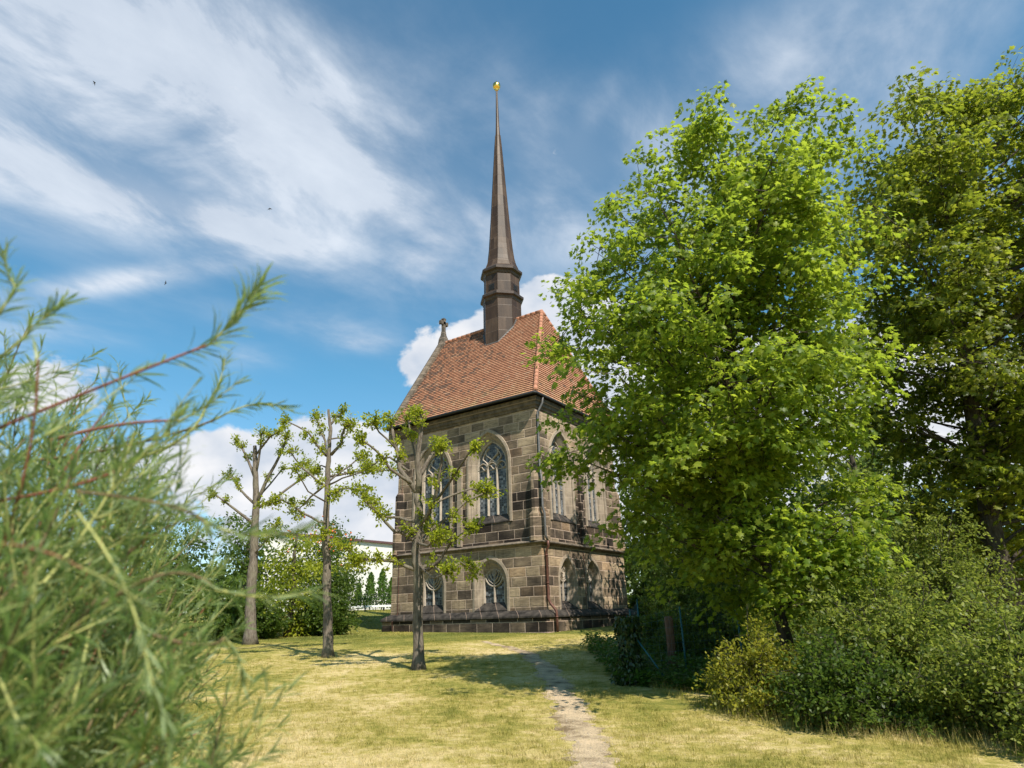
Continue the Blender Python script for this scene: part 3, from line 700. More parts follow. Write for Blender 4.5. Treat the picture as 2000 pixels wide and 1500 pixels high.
# gutters
mb = MB(); ge = .12
mb.tube([(XG, e0[0]-.06, ZEV-.06), (XE+.06, e0[0]-.06, ZEV-.06), (XE+.12, e0[0], ZEV-.06), (XE+.12, WY+.2, ZEV-.06)], .075, 8); mb.build('gutter', M_iron, CH, True)
mb = MB()
mb.tube([(XE+.10, .30, 11.9), (XE+.06, .30, 11.55), (.10, .22, 11.25), (.0, .16, 11.05), (.0, .16, 8.4), (.1, .05, 8.0), (.17, -.02, 7.8), (.17, -.02, 6.4), (.26, -.02, 6.1), (.26, -.02, 5.1), (.30, .10, 4.85)], .055, 10); mb.build('downpipe', M_greypipe, CH, True)
mb = MB()
mb.tube([(.30, .10, 4.86), (.29, .14, 4.62), (.12, .22, 4.4), (.12, .22, 2.35), (.2, .24, 2.15), (.44, .30, 1.85), (.46, .30, 1.7), (.46, .30, .8)], .06, 10)
for z in (4.2, 3.0, 1.55): mb.tube([(.12 if z > 2 else .46, .22 if z > 2 else .3, z), (.12 if z > 2 else .46, .22 if z > 2 else .3, z+.06)], .078, 10)
o = mb.build('downpipe', M_pipe, CH, True)
for pts in ([(-8.95, -.02, 11.4), (-8.95, .09, 5.2), (-8.95, -.26, 4.85), (-8.95, -.03, 4.6), (-8.95, -.03, 1.9), (-8.95, -.41, 1.55), (-8.95, -.33, .9)], [(.03, 3.86, 4.6), (.03, 3.86, 1.9)]):
    mb = MB(); mb.tube(pts, .014, 6)
    for z in (3.6, 2.6): mb.bar((pts[-2][0]-.09 if pts[0][0] < -1 else .03, pts[-2][1] if pts[0][0] < -1 else 3.77, z), (pts[-2][0]+.09 if pts[0][0] < -1 else .03, pts[-2][1] if pts[0][0] < -1 else 3.95, z), .02)
    mb.build('lightning_cable', M_pipe, CH)
# gable wall, coping and cross
mb = MB()
def gp(k, off): y, z, _ = roof_pt(k); return y, z
pr = [(-.28, 11.2), (-.28, 12.1), (YR, ZR+.12), (2*YR+.28, 12.1), (2*YR+.28, 11.2)]
mb.loft([[(XG-.22, y, z) for y, z in pr], [(XG+.06, y, z) for y, z in pr]], True, True, True); mb.build('gable_wall', M_wall, CH)
mb = MB()
for sg in (0, 1):
    f = (lambda y: y) if sg == 0 else (lambda y: 2*YR-y)
    lo, hi = np.array([f(-.42), 11.85]), np.array([f(YR), ZR+.25])
    nn = np.array([-(hi-lo)[1], (hi-lo)[0]]); nn /= np.linalg.norm(nn); nn *= 1 if sg == 0 else -1
    n = 9
    for k in range(n):
        p, q = lo+(hi-lo)*(k/n+.0015), lo+(hi-lo)*((k+1)/n-.0015)
        rings = [[(XG-.30, *(c-nn*.10)), (XG+.16, *(c-nn*.10)), (XG+.16, *(c+nn*.08)), (XG-.07, *(c+nn*.17)), (XG-.30, *(c+nn*.08))] for c in (p, q)]
        mb.loft(rings, True, True, True)
mb.build('coping', M_weath, CH)
mb = MB(); cx = XG-.07
mb.loft([[(cx+a*w_, YR+b*w_, z) for a, b in ((-1,-1),(1,-1),(1,1),(-1,1))] for w_, z in ((.30, ZR-.35), (.22, ZR+.35), (.14, ZR+.62), (.11, ZR+.9))], True, True, True); mb.build('cross_base', M_crossst, CH)
mb = MB(); z0 = ZR+.88
def cross_arm(p, d, L):   # arm that flares a little to a rounded end
    d = np.array(d, float); s = np.cross(d, (1, 0, 0)); rings = []
    for q, w_ in ((0, .10), (.55, .10), (.75, .15), (.9, .15), (1, .09)):
        c = np.array(p)+d*L*q; rings.append([c+s*w_*i+np.array([1, 0, 0])*.10*j for i, j in ((-1,-1),(1,-1),(1,1),(-1,1))])
    mb.loft(rings, True, True, True)
mb.loft([[(cx+a*.10, YR+b*.10, z) for a, b in ((-1,-1),(1,-1),(1,1),(-1,1))] for z in (z0, z0+.72)], True, True, True)
for d in ((0, 1, 0), (0, -1, 0), (0, 0, 1)): cross_arm((cx, YR, z0+.62), d, .36)
# crossbar reads from the lawn because the arms run along both axes of the gable
mb.build('cross', M_crossst, CH)

# spire
SX, SY = -4.85, YR
def octr(r, z): return [(SX+r*math.cos(rad(22.5+45*k)), SY+r*math.sin(rad(22.5+45*k)), z) for k in range(8)]
mb = MB()
mb.loft([octr(r, z) for r, z in ((1.2, 15.4), (1.19, 20.1))]); SP = mb.build('spire', M_cop, CH)
def roofz(y): return ZR - abs(y-YR)*(ZR-ZEV)/(YR+.22)
mb = MB()   # flashing that follows the roof slope
q = octr(1.27, 0); ring = []
for k in range(8):
    ring.append(q[k]); n_ = q[(k+1) % 8]
    if (q[k][1]-YR)*(n_[1]-YR) < 0: ring.append(((q[k][0]+n_[0])/2, YR, 0))
mb.loft([[(p[0], p[1], roofz(p[1])-.4) for p in ring], [(p[0], p[1], roofz(p[1])+.16) for p in ring], [(SX+(p[0]-SX)*.93, SY+(p[1]-SY)*.93, roofz(p[1])+.20) for p in ring]]); mb.build('flashing', M_greypipe, SP)
def octpart(name, prof, mat=M_cop):
    mb = MB(); mb.loft([octr(r, z) for r, z in prof], True, True, True); return mb.build(name, mat, SP)
M_copd = mat_plain('dark_copper', (.062, .046, .038), .5, .3, .25, 3)
octpart('cornice', [(1.15, 19.98), (1.22, 20.05), (1.27, 20.2), (1.40, 20.28), (1.41, 20.42), (1.25, 20.56), (1.05, 20.66)], M_copd)
octpart('lantern', [(1.13, 20.6), (1.12, 22.0)])
octpart('cornice', [(1.10, 21.8), (1.17, 21.86), (1.22, 21.98), (1.37, 22.08), (1.38, 22.22), (1.20, 22.4), (.9, 22.5)], M_copd)
octpart('spire_cone', [(1.33, 22.24), (1.10, 22.50), (.96, 22.85), (.86, 23.3), (.76, 24.2), (.62, 26.2), (.5, 28.1), (.36, 30.4), (.235, 32.4), (.165, 33.3), (.12, 34.4), (.085, 36.2), (.06, 37.35)])
mb = MB()
for k in range(8):
    mb.tube([(SX+r*math.cos(rad(22.5+45*k)), SY+r*math.sin(rad(22.5+45*k)), z) for r, z in ((1.11, 22.50), (.97, 22.85), (.87, 23.3), (.77, 24.2), (.63, 26.2), (.51, 28.1), (.37, 30.4), (.245, 32.4), (.175, 33.3))], .022, 6)
    mb.tube([(SX+r*math.cos(rad(22.5+45*k)), SY+r*math.sin(rad(22.5+45*k)), z) for r, z in ((1.205, 16), (1.195, 20))], .024, 6)
    mb.tube([(SX+r*math.cos(rad(22.5+45*k)), SY+r*math.sin(rad(22.5+45*k)), z) for r, z in ((1.135, 20.6), (1.125, 21.85))], .024, 6)
mb.build('standing_seam', M_cop, SP)
for k in (0, 2, 3, 4, 5, 6):
    a = rad(45*k-90); n_ = np.array([math.cos(a), math.sin(a), 0]); tn = np.array([-n_[1], n_[0], 0])
    if k % 2 == 0:
        c = np.array([SX, SY, 20.95]) + n_*1.05
        mb = MB()
        for j in range(5):
            z = -.16+.075*j; mb.bar(c-tn*.17+np.array([0, 0, z]), c+tn*.17+np.array([0, 0, z]), .03, .045)
        for sg in (-1, 1): mb.bar(c+tn*.185*sg+np.array([0, 0, -.2]), c+tn*.185*sg+np.array([0, 0, .2]), .03, .05, up=n_)
        mb.quad(*[c-n_*.005+tn*i*.19+np.array([0, 0, j*.2]) for i, j in ((-1,-1),(1,-1),(1,1),(-1,1))])
        mb.build('louvre', M_iron, SP)
mb = MB(); mb.loft([[(SX+r*math.cos(2*math.pi*k/20), SY+r*math.sin(2*math.pi*k/20), z) for k in range(20)] for r, z in ((.07, 37.3), (.12, 37.36), (.1, 37.42), (.2, 37.5), (.27, 37.62), (.285, 37.76), (.25, 37.92), (.16, 38.02), (.05, 38.06), (.03, 38.2), (.005, 38.22))], True, True, True)
mb.build('ball', M_gold, SP, True)

# ------------------------------------------------------------------ foliage templates
def leaf_star():
    prof = [(0, 0), (.22, -.06), (.16, .12), (.5, .22), (.33, .40), (.46, .66), (.20, .60), (0, 1.0)]
    out = prof + [(-x, y) for x, y in prof[1:-1][::-1]]
    v = np.array([(0, .38, .03)] + [(x, y, -.10*abs(x)*2-.12*max(0, y-.4)) for x, y in out])
    n = len(out); tt = np.array([(0, 1+i, 1+(i+1) % n) for i in range(n)]); return v, tt
def leaf_oval():
    v = np.array([(0, 0, 0), (.27, .3, -.05), (.22, .7, -.09), (0, 1, -.12), (-.22, .7, -.09), (-.27, .3, -.05)])
    return v, np.array([(0, 1, 2), (0, 2, 3), (0, 3, 4), (0, 4, 5)])
def leaf_quad():
    v = np.array([(0, 0, 0), (.34, .45, -.06), (0, 1, -.12), (-.34, .45, -.06)]); return v, np.array([(0, 1, 2), (0, 2, 3)])
def leaf_strip():
    v = np.array([(-.014, 0, 0), (.014, 0, 0), (-.036, .35, .06), (.036, .35, .06), (-.027, .72, .03), (.027, .72, .03), (0, 1, -.08)])
    return v, np.array([(0, 1, 3), (0, 3, 2), (2, 3, 5), (2, 5, 4), (4, 5, 6)])
STAR, OVAL, QUAD, STRIP = leaf_star(), leaf_oval(), leaf_quad(), leaf_strip()

def crown_tree(name, label, cat, rows, dep, base, stem, nspray, per, leaf, lsize, mats, seed, group=None, droop=.25, spr=(.4, .7), depk=.85, trunk_r=.14, twig=True):
    """rows: (height z, left s, right s) at camera-level distance dep; a lobed crown hung on real limbs"""
    g = np.random.default_rng(seed)
    rows = sorted(rows); hz = np.array([r[0] for r in rows]); ls = np.array([r[1] for r in rows]); rs = np.array([r[2] for r in rows])
    root = empty(name, base, label, cat, group)
    stem = [np.array(p, float) for p in stem]
    sz = np.array([p[2] for p in stem])
    def stem_at(z): return np.array([np.interp(z, sz, [p[k] for p in stem]) for k in range(3)])
    mb = MB(); n = len(stem)
    mb.tube(stem, [trunk_r*(1-.8*i/(n-1))*(1.25 if i == 0 else 1) for i in range(n)], 10)
    C_, N_, Rr = [], [], []
    # boughs: each leaves the stem, rises outwards to the outline and carries flat sprays
    hw = (rs-ls)/2
    pz = hz[0] + (hz[-1]-hz[0])*np.linspace(0, 1, 200); wz = np.maximum(np.interp(pz, hz, hw), .5)**1.35; cdf = np.cumsum(wz)/wz.sum()
    nb = max(14, nspray//11); top = hz[-1]
    for k in range(nb):
        z = np.interp((k+g.random())/nb, cdf, pz); w = np.interp(z, hz, hw); mid = np.interp(z, hz, (ls+rs)/2)
        a = k*2.39996+g.normal()*.35; q = .68+.34*g.random()
        if g.random() < .3: q *= .3+.6*g.random()
        s = mid+w*q*math.cos(a); d = dep+w*depk*q*math.sin(a)
        x, y = sd2xy(s, d); e = np.array([x, y, z+.25*g.normal()])
        ax = stem_at(z); hd = np.hypot(*(e-ax)[:2])
        rise = (.35+.5*(z-hz[0])/(top-hz[0]))*hd*(.6+.6*g.random())
        z0 = np.clip(e[2]-rise-.2, stem[0][2]+(stem[-1][2]-stem[0][2])*.13, stem[-1][2]*.985); p0 = stem_at(z0)
        m1 = p0+(e-p0)*.5+np.array([0, 0, .10*hd*(1 if g.random() < .7 else -1)])+g.normal(size=3)*.1*hd*.5
        Bz = [(1-f)**2*p0+2*f*(1-f)*m1+f*f*e for f in np.linspace(0, 1, 7)]
        r0 = min(trunk_r*.5, .014+.010*hd); mb.tube(Bz, [r0*(1-f)+.005*f for f in np.linspace(0, 1, 7)], 5, False)
        ns = int(nspray/nb*(.45+.55*min(1.5, hd/max(hw.max(), .1)+.35)))+2
        for c_ in range(ns):
            f = 1-.68*g.random()**1.25
            if c_ == 0: f = 1
            p = (1-f)**2*p0+2*f*(1-f)*m1+f*f*e
            o = g.normal(size=3)*np.array([1, 1, .5])*(.16+.17*hd*(1.1-f)+.06*w)
            c = p+o; C_.append(c); od = c-ax; od[2] = 0
            N_.append(nrm(np.array([od[0]*droop*.3, od[1]*droop*.3, 1.0])+g.normal(size=3)*.25))
            if twig and np.linalg.norm(o) > .1: mb.tube([p, p+o*.5+np.array([0, 0, -.04]), c], [.010, .007, .003], 3, False)
    C_ = np.array(C_); N_ = np.array(N_)
    mb.build('trunk', mats[0], root, True)
    n = len(C_)*per; idx = np.repeat(np.arange(len(C_)), per)
    rad_ = (spr[0]+(spr[1]-spr[0])*g.random(len(C_)))[idx]
    az = g.random(n)*2*np.pi; rr = np.sqrt(g.random(n))*rad_
    nn = N_[idx]; t1 = nrm(np.cross(nn, np.array([.3, 1, .1]))); t2 = np.cross(nn, t1)
    out = t1*np.cos(az)[:, None] + t2*np.sin(az)[:, None]
    pos = C_[idx] + out*rr[:, None] + nn*(g.normal(size=n)*.09)[:, None] - np.array([0, 0, 1.])*((rr/rad_)**2*droop*rad_)[:, None]
    ln = nrm(nn + out*.35 + g.normal(size=(n, 3))*.42)
    tip = out*.8 + g.normal(size=(n, 3))*.5 + np.array([0, 0, -.45])
    V, T = instances(leaf[0], leaf[1], pos, frames(tip, ln), lsize*(.45+.8*g.random(n)))
    npmesh('crown', V, T, mats[1], root)
    return root

# ------------------------------------------------------------------ maple
base = at(5.0, 12.7, -.1)
mrows = [(12.5, 6.4, 7.3), (12.2, 4.6, 7.7), (11.8, 3.4, 7.9), (11.0, 2.5, 8.0), (9.6, 1.7, 7.7), (8.0, 1.1, 7.4), (6.2, .75, 7.3), (4.7, .1, 7.2), (3.6, 1.9, 7.1), (2.6, 3.3, 7.0), (1.6, 4.2, 6.6)]
crown_tree('maple_tree', 'tall bright green maple overlapping the right side of the chapel', 'tree', mrows, 12.5, base,
    [at(5.0, 12.7, -.15), P3(4.75, 12.7, 2.4), P3(4.55, 12.6, 5.5), P3(4.7, 12.5, 7.8), P3(5.2, 12.5, 9.8), P3(5.6, 12.5, 12.4)],
    1080, 58, STAR, .128, (M_barkM, L_maple), 21, None, .3, (.28, .52), .85, .11)
# darker tree at the right edge
drows = [(18.3, 15.4, 16.6), (17.3, 11.7, 18), (15.2, 10.7, 19.5), (13.4, 8.8, 20), (11.4, 8.7, 20), (8.9, 8.5, 19), (6.7, 8.9, 18), (4.6, 9.4, 17), (2.9, 10.4, 16)]
crown_tree('sycamore_tree', 'large dark green tree rising at the right edge behind the maple', 'tree', drows, 16.5, at(11.9, 16.5, -.1),
    [at(11.9, 16.5, -.15), P3(11.9, 16.5, 3), P3(12.4, 16.5, 7.4), P3(12.9, 16.4, 10.5), P3(13.8, 16.4, 15)],
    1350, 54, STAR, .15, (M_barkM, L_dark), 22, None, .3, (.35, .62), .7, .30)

# ------------------------------------------------------------------ pollards
def pollard(name, label, base_px, sc, s0, d0, limbs, tr, seed, dens=1.0):
    """limbs: polylines as (dx, dy) steps in units drawn from the trunk foot, converted to metres across (s) and up (z), with depth spread"""
    g = np.random.default_rng(seed); foot = at(s0, d0); root = empty(name, foot, label, 'tree', 'pollarded trees on the lawn')
    mb = MB(); tips = []
    for k, (pts, r0, r1, dp) in enumerate(limbs):
        P = []; n = len(pts)
        for i, (px, py) in enumerate(pts):
            s = s0 + (px-base_px[0]+ .0)*sc + (base_px[1]-py)*sc*.03*0; z = foot[2] + (base_px[1]-py)*sc
            # undo the small roll of the picture so that the tree stands plumb
            s = s + (base_px[1]-py)*sc*((base_px[0]-859)/4100)
            P.append(P3(s, d0 + dp*i/(n-1), z))
        Q = []
        for i in range(len(P)-1):                       # soften and knot the polyline
            for f in (0, .5): Q.append(P[i]+(P[i+1]-P[i])*f + (g.normal(size=3)*.018 if (i or f) and k else 0))
        Q.append(P[-1]); m = len(Q)
        rs = [r0+(r1-r0)*i/(m-1) for i in range(m)]
        if k == 0:
            Q2 = []; rs = []
            for i in range(len(P)-1):
                for f in np.linspace(0, 1, 6)[:-1]: Q2.append(P[i]+(P[i+1]-P[i])*f+g.normal(size=3)*.010)
            Q = Q2+[P[-1]]; m = len(Q); rs = [(r0+(r1-r0)*i/(m-1))*(1+.05*g.normal()) for i in range(m)]; rs[0] *= 1.5; rs[1] *= 1.12; Q[0] = P[0]-np.array([0, 0, .08])
        mb.tube(Q, rs, 9)
        if k == 0: continue
        # knuckle and twigs
        e = Q[-1]; dirn = nrm(Q[-1]-Q[-2]); tips.append((e, dirn, 1.0))
        mb.tube([e-dirn*.08, e, e+dirn*.06], [r1, r1*1.5, r1*.8], 7)
        for q in Q[2:-1]:
            if g.random() < .5*dens: tips.append((q, nrm(dirn+g.normal(size=3)*.8+np.array([0, 0, .4])), .5))
    pos, tip = [], []
    for e, dn, w in tips:
        for j in range(int(7*w*dens)+2):
            dd = nrm(dn*.6+np.array([0, 0, .35])+g.normal(size=3)*.75); L = (.12+.30*g.random())*(.6+.5*w)
            end = e+dd*L; mb.tube([e, e+dd*L*.5+g.normal(size=3)*.02, end], [.011, .008, .004], 4, False)
            nlf = int((19+13*g.random())*dens)
            f = g.random(nlf)**.6; pos.append(e+dd*L*f[:, None]+g.normal(size=(nlf, 3))*.06); tip.append(nrm(dd*.5+g.normal(size=(nlf, 3))*.8+np.array([0, 0, -.15])))
    mb.build('trunk', M_barkP, root, True)
    pos = np.concatenate(pos); tip = np.concatenate(tip); n = len(pos)
    V, T = instances(*OVAL, pos, frames(tip, nrm(g.normal(size=(n, 3))*.6+np.array([0, 0, 1.]))),   .105*(.55+.65*g.random(n)))
    npmesh('crown', V, T, L_poll, root)
    return root
limbsB = [([(818,1306),(816,1230),(816,1146),(810,1096),(815,1046),(813,986)], .145, .11, 0),
 ([(813,986),(776,933),(763,880),(753,836)], .085, .04, .3), ([(813,990),(811,920),(820,863),(816,826)], .10, .045, -.1), ([(811,960),(833,906),(850,880)], .07, .035, .5),
 ([(813,975),(800,900),(782,815)], .05, .02, .8), ([(815,1050),(833,1033),(856,993),(863,953),(866,913)], .07, .03, -.9), ([(850,1000),(886,960),(908,938),(930,920)], .04, .022, -1.3),
 ([(816,1086),(840,1053),(876,1026),(906,996),(945,975)], .06, .022, .9), ([(816,1130),(833,1133),(860,1116),(886,1080),(925,1063)], .06, .022, -.8), ([(812,1080),(840,1093),(868,1086)], .045, .025, -1.5),
 ([(812,1080),(793,1066),(770,1056),(743,1030),(720,1006)], .065, .025, -.6), ([(812,1040),(776,1030),(740,1026),(712,998)], .05, .024, .7), ([(812,1132),(766,1113),(720,1110),(698,1114)], .055, .024, -.3),
 ([(800,965),(760,936),(736,903),(712,888)], .05, .024, -.8), ([(795,940),(750,906),(722,904),(702,911)], .035, .018, .9), ([(836,1010),(880,985),(915,965),(940,968)], .035, .018, 1.3), ([(815,1120),(850,1150),(880,1145)], .03, .016, -1.6), ([(765,890),(735,862),(728,850)], .03, .018, -.5), ([(850,1105),(895,1118),(915,1130)], .025, .014, .6)]
pollard('pollard_tree', 'pollarded tree with knotted limbs directly in front of the chapel wall', (818, 1306), 18.1/1250*.985, -2.65, 18.1, limbsB, .165, 31, 1.0)
limbsA = [([(640,1283),(638,1200),(634,1110),(632,1037),(634,956),(636,890),(638,846),(633,806)], .16, .04, 0),
 ([(640,903),(662,883),(673,853),(684,850)], .06, .025, -.5), ([(637,840),(645,822),(655,809)], .045, .025, .3), ([(630,905),(625,870),(614,853),(600,817)], .05, .022, .5), ([(632,905),(625,901),(603,864),(567,846)], .05, .02, -.9),
 ([(636,948),(677,938),(713,930),(752,926)], .045, .018, .9), ([(636,965),(677,960),(732,956)], .035, .016, -1.4), ([(636,985),(644,982),(677,978),(713,985)], .045, .02, -.6), ([(634,985),(660,992),(678,998)], .035, .02, -1.6),
 ([(634,966),(622,963),(589,934),(570,905)], .05, .02, -.6), ([(634,960),(590,980),(548,1004)], .045, .016, 1.2), ([(632,1042),(622,1040),(596,1022),(559,1000),(540,1010)], .05, .016, -1.0), ([(633,1082),(650,1081),(677,1092),(702,1114)], .04, .014, -.4),
 ([(632,1060),(645,1060),(655,1072)], .05, .03, -1.3), ([(634,930),(612,920),(588,925)], .03, .014, .9), ([(638,870),(655,862),(662,838)], .03, .016, .9), ([(634,960),(655,940),(690,912),(700,905)], .035, .016, .3), ([(634,1000),(610,985),(600,955)], .03, .016, -1.5)]
pollard('pollard_tree', 'pollarded tree with slim straight trunk left of the chapel, apart from its walls', (640, 1283), 21.6/1250*.985, -6.0, 21.6, limbsA, .19, 32, .9)
limbsC = [([(489,1258),(488,1180),(492,1090),(495,1000),(492,930),(490,880)], .24, .08, 0), ([(495,1000),(520,950),(550,900),(562,872)], .09, .035, -.5), ([(494,1010),(530,985),(575,950),(600,930)], .07, .03, .7),
 ([(493,940),(505,890),(510,862)], .06, .03, -.4), ([(493,950),(470,900),(450,870)], .07, .03, .3), ([(494,1040),(460,1010),(430,985)], .07, .03, -.8), ([(492,900),(530,870),(560,862)], .05, .03, -1), ([(493,1000),(450,960),(420,930)], .06, .03, 1), ([(500,985),(535,925),(575,905)], .04, .02, 1.4), ([(491,1100),(520,1075),(545,1050)], .04, .02, -.7)]
pollard('pollard_tree', 'pollarded tree half hidden behind the feathery shrub', (489, 1258), 27.8/1250*.985, -10.9, 27.8, limbsC, .24, 33, 1.1)

# ------------------------------------------------------------------ shrubs and undergrowth
def shrub(name, label, s, d, w, dp, h, n_st, leaf, lsize, mat, seed, per=26, cat='shrub', group=None, bark=None, spread=1.0, top=.85, n_tw=14):
    g = np.random.default_rng(seed); foot = at(s, d); root = empty(name, foot, label, cat, group)
    mb = MB(); pos, tip = [], []
    for k in range(n_st):
        a = g.random()*2*np.pi; q = math.sqrt(g.random())
        b = at(s+math.cos(a)*q*w*.25, d+math.sin(a)*q*dp*.25, -.05)
        ez = h*(1-.75*q*q)*(top+(1-top)*2*g.random())*(.5+.55*g.random()**.6)*(1+.28*math.sin(3*a+seed)*q)*(1.25 if g.random() < .1 else 1)
        e = at(s+math.cos(a)*q*w, d+math.sin(a)*q*dp, ez)
        m = b+(e-b)*.5+np.array([0, 0, ez*.2])+g.normal(size=3)*.1
        mb.tube([b, m, e], [.009+.004*h, .007, .003], 4, False)
        for j in range(n_tw):
            f = .12+.88*g.random()**.75; p = (1-f)**2*b+2*f*(1-f)*m+f*f*e
            dd = nrm(g.normal(size=3)*np.array([1, 1, .6])+np.array([math.cos(a)*RH[0], math.cos(a)*RH[1], .25])*.5); L = (.2+.35*g.random())*spread
            n = per; ff = g.random(n)
            pos.append(p+dd*L*ff[:, None]+np.array([0, 0, -1.])*(ff**2*L*.25)[:, None]+g.normal(size=(n, 3))*.05*spread); tip.append(dd*.6+g.normal(size=(n, 3))*.7)
            mb.tube([p, p+dd*L*.8], [.003, .0015], 3, False)
    mb.build('stem', bark or M_barkM, root, True)
    pos = np.concatenate(pos); tip = np.concatenate(tip); n = len(pos)
    pos[:, 2] = np.maximum(pos[:, 2], H(pos[:, 0], pos[:, 1])+.01)
    V, T = instances(leaf[0], leaf[1], pos, frames(tip, nrm(g.normal(size=(n, 3))*.6+np.array([0, 0, 1.]))), lsize*(.55+.7*g.random(n)))
    npmesh('foliage', V, T, mat, root); return root
GS = 'shrubs along the right edge of the lawn'
shrub('shrub', 'big rounded pale green shrub under the right trees', 5.9, 10.9, 1.7, 1.5, 2.2, 95, OVAL, .072, L_shrub, 41, 20, group=GS)
shrub('shrub', 'low sprawling shrub with yellowing tips beside the ivy bank', 3.8, 11.2, .85, .8, 1.2, 48, OVAL, .058, L_yell, 42, 22, group=GS, top=.6)
shrub('shrub', 'dense shrub at the bottom right corner with yellow flecks', 6.35, 8.7, 1.5, 1.15, 1.5, 85, OVAL, .062, L_shrub, 43, 24, group=GS)
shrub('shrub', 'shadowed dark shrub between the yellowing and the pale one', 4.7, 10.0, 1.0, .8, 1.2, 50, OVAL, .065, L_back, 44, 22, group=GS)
shrub('shrub', 'tall light green shrub behind the pale rounded one', 9.0, 14.5, 1.8, 1.3, 3.6, 75, OVAL, .075, L_shrub, 45, 24, group=GS)
shrub('shrub', 'dark leafy shrub behind the chain link fence', 5.0, 16.5, 1.8, 1.4, 2.6, 70, OVAL, .075, L_back, 46, 22, group=GS)
shrub('shrub', 'small leafy shrub right behind the wire fence corner', 4.1, 18.5, 1.0, 1.0, 1.7, 50, OVAL, .075, L_back, 491, 22, group=GS)
shrub('shrub', 'bushy shrub between the slender trunks', 6.8, 18.5, 1.5, 1.2, 3.0, 70, OVAL, .08, L_shrub, 492, 22, group=GS)
shrub('shrub', 'broad dark bush at the back of the right wood', 10.5, 22, 3.0, 1.6, 4.0, 90, OVAL, .11, L_back, 493, 22, group=GS)
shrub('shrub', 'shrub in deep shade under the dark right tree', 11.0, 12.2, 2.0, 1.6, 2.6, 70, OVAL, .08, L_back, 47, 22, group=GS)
shrub('shrub', 'bushy young growth against the far right corner of the chapel', 6.6, 24, 2.2, 2.0, 4.2, 90, OVAL, .1, L_back, 48, 24, group=GS)

# creeping ground cover and ivy on the bank below the fence
def bank():
    g = np.random.default_rng(50); n = 26000
    s = 2.0+7.0*g.random(n)**1.2; d = 0*s
    front = 14.35-np.clip(s-2.1, 0, 9)*1.12
    d = np.maximum(front, 10.4) + (g.random(n)**1.4)*(8.5)
    keep = (s > 2.05+.1*np.sin(d*3)); s, d = s[keep], d[keep]; n = len(s)
    x, y = sd2xy(s, d); z = H(x, y)+.03+g.random(n)*(.22+.25*np.clip((d-front[keep])/1.5, 0, 1))
    p = np.stack([x, y, z], 1); V, T = instances(*OVAL, p, frames(g.normal(size=(n, 3))*(1, 1, .3), nrm(g.normal(size=(n, 3))*.4+np.array([0, 0, 1.]))), .095*(.6+.8*g.random(n)))
    tag(npmesh('undergrowth', V, T, L_cover), kind='stuff')
bank()
def ivy_column():
    g = np.random.default_rng(51); n = 2600; c = at(2.3, 14.6); a = g.random(n)*2*np.pi; h = g.random(n)**.9*1.33
    r = (.16+.12*np.sin(h*6+1)*.5+.16*(1-h/1.4))*(.75+.45*g.random(n))
    o = np.stack([np.cos(a), np.sin(a), 0*a], 1); p = c+o*r[:, None]+np.array([0, 0, 1.])*h[:, None]
    root = empty('ivy_plant', c, 'dark ivy smothering the end post of the wire fence', 'ivy')
    V, T = instances(*OVAL, p, frames(np.array([0, 0, -1.])+g.normal(size=(n, 3))*.5, nrm(o+g.normal(size=(n, 3))*.45)), .085*(.6+.7*g.random(n)))
    npmesh('foliage', V, T, L_ivy, root)
    mb = MB()
    for k in range(5): mb.tube([c+np.array([math.cos(k)*.08, math.sin(k)*.08, 0]), c+np.array([math.cos(k+1)*.06, math.sin(k+1)*.06, .6]), c+np.array([math.cos(k+2)*.05, math.sin(k+2)*.05, 1.2])], .012, 5)
    mb.build('stem', M_barkM, root, True)
ivy_column()

# wire fence
M_green = mat_plain('green_paint', (.02, .10, .12), .45, 0, .2)
FP = [(2.3, 14.55, 1.3), (2.7, 16.6, 1.35), (3.25, 18.6, 1.5), (3.45, 14.6, 1.45), (4.75, 14.9, 1.5)]
fe = empty('wire_fence', at(2.3, 14.55), 'green wire mesh fence with slim posts beside the ivy', 'fence')
posts = []
for s, d, h in FP:
    mb = MB(); b = at(s, d, -.1); mb.tube([b, b+np.array([0, 0, h+.1])], .021, 8); mb.tube([b+np.array([0, 0, h+.1]), b+np.array([0, 0, h+.125])], [.026, .012], 8); mb.build('post', M_green, fe, True); posts.append(b)
mb = MB(); mb.tube([at(2.36, 14.5, 1.0), at(2.95, 14.1, .05)], .018, 8); mb.build('brace', M_green, fe, True)
mb = MB()
for i, j in ((2, 1), (1, 0), (0, 3), (3, 4)):
    A, B = posts[i], posts[j]; hA, hB = FP[i][2], FP[j][2]
    for k in range(9):
        f = .08+k*.112; mb.tube([A+np.array([0, 0, .1+hA*f]), B+np.array([0, 0, .1+hB*f])], .0022, 3, False)
    n = int(np.linalg.norm(B-A)/.12)
    for k in range(1, n):
        q = k/n; p = A+(B-A)*q; h = hA+(hB-hA)*q; mb.tube([p+np.array([0, 0, .12]), p+np.array([0, 0, .1+h*.97])], .0016, 3, False)
mb.build('mesh', M_green, fe)
mb = MB(); b = at(3.42, 15.7, -.1)
mb.loft([[b+np.array([math.cos(a)*r*(1+.1*math.sin(3*a)), math.sin(a)*r, z]) for a in np.linspace(0, 2*np.pi, 11)[:-1]] for r, z in ((.12, 0), (.10, .4), (.095, 1.0), (.10, 1.28), (.075, 1.34))], True, True, True)
tag(mb.build('wooden_post', mat_bark('old_wood', (.10, .055, .035), (.22, .13, .085)), None, True), 'weathered reddish wooden post standing inside the fence', 'post')
mb = MB(); b = at(3.7, 22.5, -.05); mb.loft([[b+np.array([i*w_, j*w_, z]) for i, j in ((-1,-1),(1,-1),(1,1),(-1,1))] for w_, z in ((.09, 0), (.085, .55), (.05, .62))], True, True, True)
